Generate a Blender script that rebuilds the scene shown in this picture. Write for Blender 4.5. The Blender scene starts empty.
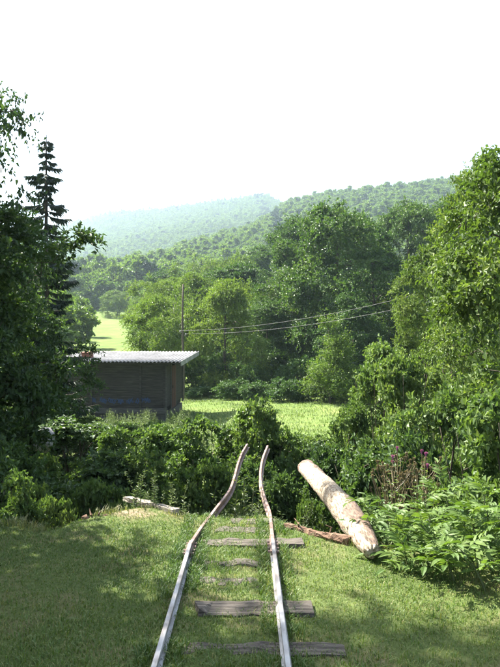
import bpy, math, random
import numpy as np
from mathutils import Vector
S = bpy.context.scene
COL = S.collection
R = math.radians
EYE = 1.62
FPX = 650.0
HAZE = 0.00033

# ------------------------------------------------------------------ camera, sky, sun, exposure
cam = bpy.data.cameras.new('camera'); camo = bpy.data.objects.new('camera', cam); COL.objects.link(camo)
camo.location = (0, 0, EYE); camo.rotation_euler = (R(90.15), 0, 0)
cam.sensor_fit = 'VERTICAL'; cam.sensor_height = 24; cam.lens = 24 * FPX / 667.0
cam.clip_start = 0.05; cam.clip_end = 8000
S.camera = camo
SUN_EL, SUN_AZ = 51.0, -58.0            # azimuth from the view direction, negative to the left
w = bpy.data.worlds.new('World'); S.world = w; w.use_nodes = True
nt = w.node_tree; bg = nt.nodes['Background']
sky = nt.nodes.new('ShaderNodeTexSky'); sky.sky_type = 'NISHITA'; sky.sun_disc = False
sky.sun_elevation = R(SUN_EL); sky.sun_rotation = R(SUN_AZ)
sky.air_density = 1.0; sky.dust_density = 3.0; sky.ozone_density = 1.0; sky.altitude = 300
veil = nt.nodes.new('ShaderNodeMix'); veil.data_type = 'RGBA'; veil.inputs[0].default_value = 0.22      # thin even high haze over the whole sky
veil.inputs[7].default_value = (3.4, 3.4, 3.4, 1); nt.links.new(sky.outputs[0], veil.inputs[6])
nt.links.new(veil.outputs[2], bg.inputs[0]); bg.inputs[1].default_value = 0.075
sl = bpy.data.lights.new('sun', 'SUN'); so = bpy.data.objects.new('sun', sl); COL.objects.link(so)
sl.energy = 5.0; sl.angle = R(0.5); sl.color = (1.0, 0.95, 0.86)
sdir = Vector((math.sin(R(SUN_AZ)) * math.cos(R(SUN_EL)), math.cos(R(SUN_AZ)) * math.cos(R(SUN_EL)), math.sin(R(SUN_EL))))
so.rotation_euler = (-sdir).to_track_quat('-Z', 'Y').to_euler(); so.location = sdir * 60
S.view_settings.view_transform = 'Standard'; S.view_settings.look = 'None'
S.view_settings.gamma = 1.0; S.view_settings.use_curve_mapping = False
S.view_settings.exposure = 2.42
S.cycles.use_denoising = True
S.cycles.max_bounces = 7; S.cycles.transmission_bounces = 5; S.cycles.diffuse_bounces = 4
S.cycles.glossy_bounces = 2; S.cycles.volume_bounces = 1; S.cycles.transparent_max_bounces = 4
S.cycles.sample_clamp_indirect = 6.0

# ------------------------------------------------------------------ helpers
def px(u, v, Y):
    "point at distance Y along the track seen at photograph pixel (u, v)"
    return np.array([(u - 250.0) / FPX * Y, Y, EYE - (v - 335.0) / FPX * Y])

def mesh(name, V, faces, mats=(), var=None, smooth=False, midx=None):
    """faces: list of (n,k) index arrays"""
    me = bpy.data.meshes.new(name)
    V = np.asarray(V, np.float32)
    me.vertices.add(len(V)); me.vertices.foreach_set('co', V.ravel())
    faces = [np.asarray(f, np.int32) for f in faces if len(f)]
    loops = np.concatenate([f.ravel() for f in faces])
    tot = np.concatenate([np.full(len(f), f.shape[1], np.int32) for f in faces])
    st = np.zeros(len(tot), np.int32); st[1:] = np.cumsum(tot)[:-1]
    me.loops.add(len(loops)); me.loops.foreach_set('vertex_index', loops)
    me.polygons.add(len(tot)); me.polygons.foreach_set('loop_start', st)
    if midx is not None: me.polygons.foreach_set('material_index', np.asarray(midx, np.int32))
    me.update(calc_edges=True)
    if smooth: me.polygons.foreach_set('use_smooth', np.ones(len(tot), bool))
    else: me.polygons.foreach_set('use_smooth', np.zeros(len(tot), bool))
    if var is not None:
        a = me.attributes.new('var', 'FLOAT', 'POINT'); a.data.foreach_set('value', np.asarray(var, np.float32))
    for m in (mats if isinstance(mats, (list, tuple)) else [mats]): me.materials.append(m)
    return me

def link(name, data, parent=None, loc=(0, 0, 0), rot=(0, 0, 0), scale=(1, 1, 1)):
    o = bpy.data.objects.new(name, data); COL.objects.link(o)
    o.location = loc; o.rotation_euler = rot; o.scale = scale
    if parent is not None: o.parent = parent
    return o

def tag(o, label=None, cat=None, group=None, kind=None):
    if label: o['label'] = label
    if cat: o['category'] = cat
    if group: o['group'] = group
    if kind: o['kind'] = kind
    return o

class Geo:
    def __init__(s): s.V = []; s.Q = []; s.T = []; s.n = 0; s.var = []
    def add(s, V, Q=None, T=None, var=0.5):
        V = np.asarray(V, float).reshape(-1, 3)
        if Q is not None and len(Q): s.Q.append(np.asarray(Q) + s.n)
        if T is not None and len(T): s.T.append(np.asarray(T) + s.n)
        s.V.append(V); s.n += len(V)
        s.var.append(np.broadcast_to(np.asarray(var, float), (len(V),)))
    def mesh(s, name, mats=(), smooth=False, attr=True):
        fs = []
        if s.Q: fs.append(np.concatenate(s.Q))
        if s.T: fs.append(np.concatenate(s.T))
        return mesh(name, np.concatenate(s.V), fs, mats, np.concatenate(s.var) if attr else None, smooth)
    def tube(s, P, rad, sides=6, cap=True, var=0.5):
        P = np.asarray(P, float); m = len(P); rad = np.broadcast_to(np.asarray(rad, float), (m,))
        t = np.gradient(P, axis=0); t /= np.linalg.norm(t, axis=1)[:, None] + 1e-9
        up = np.array([0.0, 0, 1]) if abs(t[0, 2]) < 0.9 else np.array([1.0, 0, 0])
        a = np.cross(t, up); a /= np.linalg.norm(a, axis=1)[:, None] + 1e-9
        b = np.cross(t, a)
        th = np.arange(sides) * 2 * np.pi / sides
        ring = P[:, None] + rad[:, None, None] * (np.cos(th)[None, :, None] * a[:, None] + np.sin(th)[None, :, None] * b[:, None])
        V = ring.reshape(-1, 3)
        i = np.arange(m - 1)[:, None] * sides; j = np.arange(sides)[None]; k = (j + 1) % sides
        Q = np.stack([i + j, i + k, i + sides + k, i + sides + j], -1).reshape(-1, 4)
        T = []
        if cap:
            V = np.concatenate([V, P[:1], P[-1:]]); c0, c1 = m * sides, m * sides + 1
            for q in range(sides):
                T.append((c0, (q + 1) % sides, q)); T.append((c1, (m - 1) * sides + q, (m - 1) * sides + (q + 1) % sides))
        s.add(V, Q, T, var)
    def box(s, c, size, rz=0.0, jit=0.0, rng=None, var=0.5):
        c = np.asarray(c, float); h = np.asarray(size, float) / 2
        V = np.array([(x, y, z) for z in (-1, 1) for y in (-1, 1) for x in (-1, 1)], float) * h
        if jit: V += rng.normal(0, jit, V.shape)
        ca, sa = math.cos(rz), math.sin(rz)
        V = np.stack([V[:, 0] * ca - V[:, 1] * sa, V[:, 0] * sa + V[:, 1] * ca, V[:, 2]], 1) + c
        Q = [(0, 2, 3, 1), (4, 5, 7, 6), (0, 1, 5, 4), (2, 6, 7, 3), (0, 4, 6, 2), (1, 3, 7, 5)]
        s.add(V, Q, None, var)

def unit(v): return v / (np.linalg.norm(v, axis=-1, keepdims=True) + 1e-9)

def leaves(geo, P, D, N, L, W, var, fold=0.25, hexa=False):
    """a leaf at each P: grows along D, faces N, folded along its midrib"""
    n = len(P); D = unit(D); Sd = unit(np.cross(D, N)); N = np.cross(Sd, D)
    L = np.broadcast_to(L, (n,))[:, None]; W = np.broadcast_to(W, (n,))[:, None]
    if not hexa:
        mid = P + D * L * 0.45
        V = np.stack([P, mid + Sd * W * .5 + N * W * fold, P + D * L - N * L * .12, mid - Sd * W * .5 + N * W * fold], 1).reshape(-1, 3)
        b = (np.arange(n) * 4)[:, None]
        T = np.concatenate([b + np.array([[0, 1, 2]]), b + np.array([[0, 2, 3]])])
        geo.add(V, None, T, np.repeat(var, 4))
    else:
        a = P + D * L * .28; c = P + D * L * .62 - N * L * .04
        f = N * W * fold
        V = np.stack([P, a + Sd * W * .45 + f, c + Sd * W * .42 + f, P + D * L - N * L * .16,
                      c - Sd * W * .42 + f, a - Sd * W * .45 + f, P + D * L * .5 - N * L * .01], 1).reshape(-1, 3)
        b = (np.arange(n) * 7)[:, None]
        T = np.concatenate([b + np.array([q]) for q in ([0, 1, 6], [1, 2, 6], [2, 3, 6], [3, 4, 6], [4, 5, 6], [5, 0, 6])])
        geo.add(V, None, T, np.repeat(var, 7))

def fbm(x, y, s, seed=0, octv=4):
    r = np.random.RandomState(seed); z = 0; a = 1.0
    for o in range(octv):
        for k in range(3):
            th = r.uniform(0, 2 * np.pi); f = s * r.uniform(.7, 1.4) * 2 ** o; p = r.uniform(0, 6.28)
            z = z + a * np.sin((x * math.cos(th) + y * math.sin(th)) * f + p + 1.3 * np.sin((y * math.cos(th) - x * math.sin(th)) * f * .7 + p * 2))
        a *= .5
    return z / 4.0

# ------------------------------------------------------------------ materials
def newmat(name):
    m = bpy.data.materials.new(name); m.use_nodes = True
    n = m.node_tree.nodes; n.clear()
    out = n.new('ShaderNodeOutputMaterial')
    return m, n, m.node_tree.links, out

def ramp(n, pts):
    r = n.new('ShaderNodeValToRGB'); e = r.color_ramp.elements
    while len(e) < len(pts): e.new(0.5)
    for el, (p, c) in zip(e, pts): el.position = p; el.color = (*c, 1)
    return r

def leaf_mat(name, dark, mid, light, transl=0.35, rough=0.5, spec=0.35, hue=0.5):
    m, n, l, out = newmat(name)
    at = n.new('ShaderNodeAttribute'); at.attribute_name = 'var'
    oi = n.new('ShaderNodeObjectInfo')
    add = n.new('ShaderNodeMath'); add.operation = 'MULTIPLY_ADD'; add.inputs[1].default_value = 0.30; 
    l.new(oi.outputs['Random'], add.inputs[0])
    sub = n.new('ShaderNodeMath'); sub.operation = 'SUBTRACT'; l.new(at.outputs['Fac'], sub.inputs[0]); sub.inputs[1].default_value = 0.15
    l.new(sub.outputs[0], add.inputs[2])
    cool = lambda c: (c[0] * .98, c[1] * 1.0, c[2] * 1.12) if c[1] > c[0] else c
    r = ramp(n, [(0, cool(dark)), (.5, cool(mid)), (1, cool(light))]); l.new(add.outputs[0], r.inputs[0])
    p = n.new('ShaderNodeBsdfPrincipled'); p.inputs['Roughness'].default_value = rough
    p.inputs['Specular IOR Level'].default_value = spec
    l.new(r.outputs[0], p.inputs['Base Color'])
    t = n.new('ShaderNodeBsdfTranslucent')
    g = n.new('ShaderNodeMix'); g.data_type = 'RGBA'; g.blend_type = 'MULTIPLY'; g.inputs[0].default_value = 1
    l.new(r.outputs[0], g.inputs[6]); g.inputs[7].default_value = (1.45, 1.55, 0.6, 1)
    l.new(g.outputs[2], t.inputs[0])
    mx = n.new('ShaderNodeMixShader'); mx.inputs[0].default_value = transl * .85
    l.new(p.outputs[0], mx.inputs[1]); l.new(t.outputs[0], mx.inputs[2]); l.new(mx.outputs[0], out.inputs[0])
    return m

def rough_mat(name, cols, scale=6, rough=0.85, stretch=(1, 1, 1), bump=0.3, metallic=0.0, spec=0.3, bscale=None, detail=6, coord='Object'):
    m, n, l, out = newmat(name)
    tc = n.new('ShaderNodeTexCoord'); mp = n.new('ShaderNodeMapping'); mp.inputs['Scale'].default_value = stretch
    l.new(tc.outputs[coord], mp.inputs[0])
    oi = n.new('ShaderNodeObjectInfo')
    ad = n.new('ShaderNodeVectorMath'); ad.operation = 'ADD'; l.new(mp.outputs[0], ad.inputs[0])
    ml = n.new('ShaderNodeMath'); ml.operation = 'MULTIPLY'; ml.inputs[1].default_value = 37.0; l.new(oi.outputs['Random'], ml.inputs[0])
    l.new(ml.outputs[0], ad.inputs[1])
    no = n.new('ShaderNodeTexNoise'); no.inputs['Scale'].default_value = scale; no.inputs['Detail'].default_value = detail
    no.inputs['Roughness'].default_value = .62
    l.new(ad.outputs[0], no.inputs['Vector'])
    r = ramp(n, [(0.28 + 0.44 * i / (len(cols) - 1), c) for i, c in enumerate(cols)]); l.new(no.outputs[0], r.inputs[0])
    p = n.new('ShaderNodeBsdfPrincipled'); p.inputs['Roughness'].default_value = rough
    p.inputs['Metallic'].default_value = metallic; p.inputs['Specular IOR Level'].default_value = spec
    l.new(r.outputs[0], p.inputs['Base Color'])
    b = n.new('ShaderNodeBump'); b.inputs['Strength'].default_value = bump; b.inputs['Distance'].default_value = 0.02
    no2 = n.new('ShaderNodeTexNoise'); no2.inputs['Scale'].default_value = bscale or scale * 2; no2.inputs['Detail'].default_value = 8
    l.new(ad.outputs[0], no2.inputs['Vector']); l.new(no2.outputs[0], b.inputs['Height']); l.new(b.outputs[0], p.inputs['Normal'])
    l.new(p.outputs[0], out.inputs[0])
    return m

M = {}
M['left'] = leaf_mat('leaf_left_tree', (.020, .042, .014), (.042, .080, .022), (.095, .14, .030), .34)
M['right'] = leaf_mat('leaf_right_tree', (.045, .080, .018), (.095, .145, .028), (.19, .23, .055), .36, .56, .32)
M['mid'] = leaf_mat('leaf_dark_broadleaf', (.024, .058, .015), (.050, .100, .020), (.10, .155, .032), .34)
M['willow'] = leaf_mat('leaf_pale_broadleaf', (.058, .105, .020), (.110, .165, .028), (.17, .22, .045), .40)
M['hill'] = leaf_mat('leaf_hill_wood', (.058, .105, .022), (.105, .165, .034), (.16, .215, .05), .38)
M['spruce'] = leaf_mat('needle_spruce', (.012, .028, .016), (.022, .044, .022), (.040, .065, .028), .12, .6)
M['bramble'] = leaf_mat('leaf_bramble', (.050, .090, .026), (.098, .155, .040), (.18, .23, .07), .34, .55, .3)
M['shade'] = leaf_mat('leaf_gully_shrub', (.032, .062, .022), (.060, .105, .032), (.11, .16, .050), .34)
M['elder'] = leaf_mat('leaf_elder', (.045, .085, .018), (.085, .140, .026), (.15, .20, .045), .38, .55, .3)
M['weed'] = leaf_mat('leaf_weed', (.050, .085, .030), (.085, .125, .042), (.14, .17, .065), .36)
M['dry'] = leaf_mat('leaf_dry_stalk', (.11, .085, .045), (.15, .12, .065), (.21, .16, .085), .2)
M['grass'] = leaf_mat('grass_blade', (.045, .090, .018), (.100, .155, .030), (.24, .225, .085), .35, .5)
M['drygrass'] = leaf_mat('dry_grass_blade', (.09, .12, .03), (.17, .175, .06), (.30, .26, .12), .3, .5)
M['meadow'] = leaf_mat('meadow_blade', (.070, .110, .026), (.105, .150, .036), (.17, .20, .065), .35, .5)
M['purple'] = leaf_mat('thistle_flower', (.20, .05, .16), (.28, .08, .22), (.38, .14, .30), .3)
M['bark'] = rough_mat('bark', [(.035, .028, .022), (.075, .06, .045), (.12, .10, .08)], 5, .9, (3, 3, .6), .6)
M['twig'] = rough_mat('green_stem', [(.05, .07, .025), (.09, .10, .04)], 6, .8)

def attach(o):
    return o

# ------------------------------------------------------------------ terrain
EX = np.array([-14, -8, -4, -2.6, -1.6, -.9, -.3, .2, .6, 1.0, 1.5, 2.2, 3.5, 8, 14])
EY = np.array([7.5, 6.6, 5.9, 5.6, 5.6, 6.0, 5.9, 5.75, 5.45, 5.05, 4.75, 4.6, 4.9, 5.5, 6.5])
def bank_edge(x): return np.interp(x, EX, EY) + .10 * np.sin(x * 5.1 + 1) + .05 * np.sin(x * 12.3)
TT = (np.array([-900, -300, -100, 0, 72, 108, 156, 204, 242, 268, 276, 290, 320, 350, 420, 490, 600, 900, 1500]) - 250) / FPX
EC = np.array([.01, .01, .02, .035, .052, .082, .102, .130, .150, .168, .178, .192, .203, .207, .221, .241, .26, .28, .28])
YC = np.array([430, 430, 430, 430, 430, 440, 450, 470, 500, 540, 550, 580, 600, 600, 600, 600, 600, 600, 600.])
EA = np.array([.11, .12, .13, .148, .166, .180, .190, .197, .204, .208, .198, .19, .18, .18, .19, .2, .21, .22, .22])
def H(x, y):
    x = np.asarray(x, float); y = np.asarray(y, float)
    d = y - bank_edge(x)
    near = np.interp(d, [-3, -.6, -.15, 0, .25, .9, 2.2, 4.0, 6.5, 9, 14, 22, 40], [0, .0, .015, -.03, -.35, -1.05, -1.75, -1.95, -1.75, -1.55, -1.65, -1.95, -2.2])
    near = near + np.where(d > .3, .12, .018) * fbm(x, y, 1.1, 3) 
    # small rise of the sunlit bank beside the left rail
    near = near + .05 * np.exp(-(((x + 1.0) / .5) ** 2 + ((y - 5.75) / .35) ** 2))
    t = x / np.maximum(y, 1.0)
    ec = np.interp(t, TT, EC); yc = np.interp(t, TT, YC); ea = np.interp(t, TT, EA)
    zc = ec * yc + EYE; zA = ea * 1080 + EYE
    far = np.where(y < 62, np.interp(y, [0, 42, 62], [-2.2, -2.2, -.4]), 0)
    f2 = np.interp(y, [62, 150, 200], [-.4, 5.5, 14])
    u = np.clip((y - 200) / np.maximum(yc - 200, 1), 0, 1)
    f3 = 14 + (zc - 14) * (u * .85 + .15 * np.sin(u * np.pi / 2))
    v = np.clip((y - yc) / (1080 - yc), 0, 1)
    dip = np.interp(v, [0, .25, .5, 1], [0, -.06, -.02, 0]) * zc
    f4 = zc + (zA - zc) * np.where(zA > zc, v ** 1.3, v) + dip
    f5 = zA - (y - 1080) * .10
    far = np.where(y < 62, far, np.where(y < 200, f2, np.where(y < yc, f3, np.where(y < 1080, f4, f5))))
    far = far + np.clip((y - 150) / 300, 0, 1) * 5.0 * fbm(x, y, .012, 8, 3)
    k = np.clip((y - 36) / 12, 0, 1)
    z = near * (1 - k) + far * k
    # drained track-bed behind the camera stays flat
    return z
def hz(x, y): return float(H(np.array([x]), np.array([y]))[0])

def build_ground():
    ys = [-14.0]
    while ys[-1] < 2600:
        y = ys[-1]
        ys.append(y + (0.35 if y < 2.2 else 0.05 if y < 7.2 else max(0.05, .035 * (y - 6.2)) if y < 300 else 12 + .02 * y))
    ys = np.array(ys)
    nu = 241; u = np.linspace(-1, 1, nu); u = np.sign(u) * np.abs(u) ** 1.7
    half = np.where(ys < 12, 13.0, 13 + (ys - 12) * 1.05)
    X = u[None] * half[:, None]; Y = np.repeat(ys[:, None], nu, 1)
    Z = H(X, Y)
    V = np.stack([X, Y, Z], -1).reshape(-1, 3)
    r, c = len(ys), nu
    i = np.arange(r - 1)[:, None] * c; j = np.arange(c - 1)[None]
    Q = np.stack([i + j, i + j + 1, i + c + j + 1, i + c + j], -1).reshape(-1, 4)
    x, y = V[:, 0], V[:, 1]; d = y - bank_edge(x)
    soil = np.exp(-((d - .22) / .24) ** 2) * .8
    soil += .45 * np.exp(-(((x + 1.0) / .45) ** 2 + ((y - 5.7) / .22) ** 2))
    soil = np.clip(soil, 0, 1)
    # var: 0..1 soil near bank; >1 distance class for the meadow beyond the gully
    me = mesh('ground', V, [Q], [], soil, True)
    m, n, l, out = newmat('ground')
    tc = n.new('ShaderNodeTexCoord'); at = n.new('ShaderNodeAttribute'); at.attribute_name = 'var'
    n1 = n.new('ShaderNodeTexNoise'); n1.inputs['Scale'].default_value = 1.7; n1.inputs['Detail'].default_value = 9; n1.inputs['Roughness'].default_value = .65
    n2 = n.new('ShaderNodeTexNoise'); n2.inputs['Scale'].default_value = 26; n2.inputs['Detail'].default_value = 6
    for k in (n1, n2): l.new(tc.outputs['Object'], k.inputs['Vector'])
    g = ramp(n, [(.25, (.045, .065, .020)), (.5, (.075, .10, .028)), (.62, (.12, .115, .05)), (.75, (.16, .125, .075))]); l.new(n1.outputs[0], g.inputs[0])
    s = ramp(n, [(.3, (.10, .070, .045)), (.5, (.19, .140, .092)), (.72, (.30, .24, .17))]); l.new(n2.outputs[0], s.inputs[0])
    mx = n.new('ShaderNodeMix'); mx.data_type = 'RGBA'
    am = n.new('ShaderNodeMath'); am.operation = 'MULTIPLY_ADD'; l.new(n1.outputs[0], am.inputs[0]); am.inputs[1].default_value = 1.6; am.inputs[2].default_value = -.75
    ad = n.new('ShaderNodeMath'); ad.operation = 'ADD'; l.new(am.outputs[0], ad.inputs[0]); l.new(at.outputs['Fac'], ad.inputs[1])
    mr = n.new('ShaderNodeMapRange'); mr.inputs[1].default_value = .45; mr.inputs[2].default_value = .8; l.new(ad.outputs[0], mr.inputs[0])
    l.new(mr.outputs[0], mx.inputs[0]); l.new(g.outputs[0], mx.inputs[6]); l.new(s.outputs[0], mx.inputs[7])
    # far meadow: paler grass
    sep = n.new('ShaderNodeSeparateXYZ'); l.new(tc.outputs['Object'], sep.inputs[0])
    fr = n.new('ShaderNodeMapRange'); fr.inputs[1].default_value = 16; fr.inputs[2].default_value = 22; l.new(sep.outputs[1], fr.inputs[0])
    n3 = n.new('ShaderNodeTexNoise'); n3.inputs['Scale'].default_value = .35; n3.inputs['Detail'].default_value = 8; n3.inputs['Roughness'].default_value = .7; l.new(tc.outputs['Object'], n3.inputs['Vector'])
    g2 = ramp(n, [(.3, (.065, .110, .024)), (.5, (.10, .145, .034)), (.7, (.15, .18, .055))]); l.new(n3.outputs[0], g2.inputs[0])
    mx2 = n.new('ShaderNodeMix'); mx2.data_type = 'RGBA'; l.new(fr.outputs[0], mx2.inputs[0]); l.new(mx.outputs[2], mx2.inputs[6]); l.new(g2.outputs[0], mx2.inputs[7])
    p = n.new('ShaderNodeBsdfPrincipled'); p.inputs['Roughness'].default_value = .95; p.inputs['Specular IOR Level'].default_value = .15
    l.new(mx2.outputs[2], p.inputs['Base Color'])
    b = n.new('ShaderNodeBump'); b.inputs['Strength'].default_value = .7; b.inputs['Distance'].default_value = .03; l.new(n2.outputs[0], b.inputs['Height']); l.new(b.outputs[0], p.inputs['Normal'])
    l.new(p.outputs[0], out.inputs[0])
    me.materials.append(m)
    tag(link('ground', me), kind='structure')
build_ground()

# ------------------------------------------------------------------ track: rails and sleepers
TRACK_X = -0.13
M['steel'] = rough_mat('rail_steel', [(.11, .085, .07), (.26, .245, .235), (.42, .415, .415)], 11, .5, (1, .3, 1), .2, .35, .5)
M['rust'] = rough_mat('rail_rust', [(.09, .05, .035), (.19, .125, .10), (.33, .27, .245)], 14, .6, (1, .5, 1), .3, .35, .5)
M['sleeper'] = rough_mat('sleeper_wood', [(.03, .025, .02), (.095, .08, .064), (.19, .165, .135)], 7, .9, (.5, 7, 7), .9)
PROF = np.array([.68, .92]) * np.array([(-.036, 0), (.036, 0), (.036, .007), (.006, .014), (.006, .043), (.021, .049), (.022, .062), (.017, .068), (-.017, .068), (-.022, .062), (-.021, .049), (-.006, .043), (-.006, .014), (-.036, .007)])
def catmull(P, n=8):
    P = np.asarray(P, float); out = []
    Q = np.concatenate([[2 * P[0] - P[1]], P, [2 * P[-1] - P[-2]]])
    for i in range(1, len(Q) - 2):
        for t in np.linspace(0, 1, n, endpoint=False):
            a, b, c, d = Q[i - 1:i + 3]
            out.append(.5 * ((2 * b) + (c - a) * t + (2 * a - 5 * b + 4 * c - d) * t * t + (3 * b - a - 3 * c + d) * t ** 3))
    out.append(P[-1]); return np.array(out)
def rail_mesh(P, roll=None):
    P = np.asarray(P, float); m = len(P); k = len(PROF)
    t = unit(np.gradient(P, axis=0)); a = unit(np.cross(t, np.array([0, 0, 1.0]))); b = np.cross(a, t)
    roll = np.zeros(m) if roll is None else roll
    ca, sa = np.cos(roll)[:, None], np.sin(roll)[:, None]
    a2 = a * ca + b * sa; b2 = -a * sa + b * ca
    V = (P[:, None] + PROF[None, :, :1] * a2[:, None] + (PROF[None, :, 1:] - .068 * .92) * b2[:, None]).reshape(-1, 3)
    i = np.arange(m - 1)[:, None] * k; j = np.arange(k)[None]; kk = (j + 1) % k
    Q = np.stack([i + j, i + kk, i + k + kk, i + k + j], -1).reshape(-1, 4)
    return V, Q, [np.arange(k)[::-1], (m - 1) * k + np.arange(k)]
def make_rail(name, pts_near, pts_bent, label, joint):
    root = link(name, None, loc=(pts_near[0][0], pts_near[0][1], 0)); o0 = np.array([pts_near[0][0], pts_near[0][1], 0])
    for nm, pts, mat, seed in (('rail_section', pts_near, M['steel'], 0), ('rail_section', pts_bent, M['rust'], 1)):
        P = catmull(pts, 10) - o0
        V, Q, caps = rail_mesh(P, np.linspace(0, .25 * seed, len(P)))
        me = mesh(nm, V, [Q, np.array(caps)], [mat], None, False)
        o = link(nm, me, root)
        if seed: o['label'] = 'bent rusty rail end reaching over the gully'
    j = np.asarray(joint, float) - o0; dd = np.asarray(pts_bent[1]) - np.asarray(pts_near[-2]); ang = math.atan2(dd[1], dd[0])
    for s in (-1, 1):
        g = Geo(); ofs = np.array([-math.sin(ang), math.cos(ang), 0]) * s * .017
        g.box(j + ofs + (0, 0, -.04), (.30, .012, .034), ang)
        f = link('fishplate', g.mesh('fishplate', M['rust']), root)
        for q in (-.11, -.04, .04, .11):
            gb = Geo(); c = j + ofs * 1.9 + np.array([math.cos(ang), math.sin(ang), 0]) * q + (0, 0, -.04)
            gb.tube([c - ofs * .5, c + ofs * .5], .011, 6)
            link('bolt', gb.mesh('bolt', M['rust']), f)
    return tag(root, label, 'rail', 'rails of the track')
RT = .075    # rail top above ground
def rp(u, v, Y): return px(u, v, Y)
hR = EYE - RT
YJ = FPX * hR / (543 - 335.)
xl = lambda Y: (154 - 248) / 332. * hR + 0 * Y
LX, RX = (154 - 248) / 332. * hR + .0, (288 - 248) / 332. * hR
jl = px(190, 543, FPX * hR / 208); jr = px(273, 541, FPX * hR / 206)
def straight(xj, x0, yj): return [(x0, -1.0, RT), (x0 + (xj - x0) * .35, 1.2, RT), (x0 + (xj - x0) * .8, 3.2, RT + .004), (xj, yj, RT)]
make_rail('rail', straight(jl[0], LX - .02, jl[1]),
          [jl, px(203, 524, 5.45), px(217, 506, 6.05), px(229, 490, 6.75), px(234, 477, 7.4), px(237.5, 464, 8.0), px(241.5, 453, 8.6), px(247, 443.5, 9.2)],
          'left rail, kinked at its joint and leaning right over the gully', jl)
make_rail('rail', straight(jr[0], RX + .012, jr[1]),
          [jr, px(271.5, 527, 5.35), px(269.5, 511, 5.95), px(264.5, 497, 6.55), px(261, 484, 7.15), px(260.3, 472, 7.7), px(262.5, 458, 8.4), px(267.5, 445, 9.1)],
          'right rail, bowed to the left where it juts over the gully', jr)

rng = np.random.RandomState(5)
def make_sleeper(u0, u1, v, top, wid, label, split=0):
    Y = FPX * (EYE - top) / (v - 335.); c = px((u0 + u1) / 2, v, Y); L = (u1 - u0) / FPX * Y
    n = 9; g = Geo(); xs = np.linspace(-L / 2, L / 2, n); V = []
    hh = .11
    for i, x in enumerate(xs):
        e = .012 * rng.randn(4) * (1.8 if i in (0, n - 1) else 1)
        V += [(x + e[0], -wid / 2 + e[1], -hh), (x, wid / 2 + e[2], -hh), (x + e[1], wid / 2 + e[3] * .8, e[0] * .4), (x + e[2] * .6, -wid / 2 + e[0], e[2] * .5 - .006)]
    i = np.arange(n - 1)[:, None] * 4; j = np.arange(4)[None]; k = (j + 1) % 4
    Q = np.stack([i + j, i + k, i + 4 + k, i + 4 + j], -1).reshape(-1, 4)
    Q = np.concatenate([Q[:, ::-1], [[0, 1, 2, 3]], [[(n - 1) * 4 + q for q in (3, 2, 1, 0)]]])
    g.add(V, Q)
    o = link('sleeper', g.mesh('sleeper', M['sleeper']), loc=(c[0], Y, top), rot=(rng.uniform(-.03, .03), rng.uniform(-.015, .015), rng.uniform(-.025, .025)))
    return tag(o, label, 'sleeper', 'wooden sleepers of the track')
make_sleeper(195, 313, 606, .026, .16, 'broad weathered sleeper, thickest and palest in the track')
make_sleeper(180, 345, 648, .006, .12, 'sunken sleeper nearest the camera, mostly grown over')
make_sleeper(200, 258, 581, .008, .11, 'thin sleeper just beyond the broadest one')
make_sleeper(196, 262, 562, .008, .10, 'grassed-over sleeper before the rail joints')
make_sleeper(205, 304, 541, .016, .14, 'long sleeper level with the rail joints')
make_sleeper(214, 264, 529, .008, .12, 'short sleeper between the rail joints and the bank edge')
make_sleeper(231, 276, 520, .012, .14, 'last sleeper, lying on the very edge of the bank')

# ------------------------------------------------------------------ fallen log, planks, boulder
def log_mat():
    m, n, l, out = newmat('peeled_log')
    tc = n.new('ShaderNodeTexCoord'); mp = n.new('ShaderNodeMapping'); mp.inputs['Scale'].default_value = (3.2, .8, 3.2); l.new(tc.outputs['Object'], mp.inputs[0])
    a = n.new('ShaderNodeTexNoise'); a.inputs['Scale'].default_value = 2.6; a.inputs['Detail'].default_value = 9; a.inputs['Roughness'].default_value = .68
    b = n.new('ShaderNodeTexNoise'); b.inputs['Scale'].default_value = 16; b.inputs['Detail'].default_value = 6
    l.new(mp.outputs[0], a.inputs['Vector']); l.new(mp.outputs[0], b.inputs['Vector'])
    bare = ramp(n, [(.32, (.07, .045, .03)), (.42, (.22, .155, .095)), (.52, (.31, .255, .18)), (.7, (.37, .33, .26))]); l.new(b.outputs[0], bare.inputs[0])
    brk = ramp(n, [(.3, (.06, .04, .03)), (.6, (.17, .11, .075)), (.8, (.25, .17, .12))]); l.new(b.outputs[0], brk.inputs[0])
    at = n.new('ShaderNodeAttribute'); at.attribute_name = 'var'
    ad = n.new('ShaderNodeMath'); ad.operation = 'ADD'; l.new(a.outputs[0], ad.inputs[0]); l.new(at.outputs['Fac'], ad.inputs[1])
    mr = n.new('ShaderNodeMapRange'); mr.inputs[1].default_value = .86; mr.inputs[2].default_value = .98; l.new(ad.outputs[0], mr.inputs[0])
    mx = n.new('ShaderNodeMix'); mx.data_type = 'RGBA'; l.new(mr.outputs[0], mx.inputs[0]); l.new(bare.outputs[0], mx.inputs[6]); l.new(brk.outputs[0], mx.inputs[7])
    p = n.new('ShaderNodeBsdfPrincipled'); p.inputs['Roughness'].default_value = .85; l.new(mx.outputs[2], p.inputs['Base Color'])
    bp = n.new('ShaderNodeBump'); bp.inputs['Strength'].default_value = .8; bp.inputs['Distance'].default_value = .015
    s2 = n.new('ShaderNodeMath'); s2.operation = 'MULTIPLY_ADD'; l.new(mr.outputs[0], s2.inputs[0]); s2.inputs[1].default_value = 1.2; l.new(b.outputs[0], s2.inputs[2])
    l.new(s2.outputs[0], bp.inputs['Height']); l.new(bp.outputs[0], p.inputs['Normal']); l.new(p.outputs[0], out.inputs[0])
    return m
M['log'] = log_mat()
M['char'] = rough_mat('old_cut_end', [(.03, .026, .022), (.08, .065, .05)], 12, .95)
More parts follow.
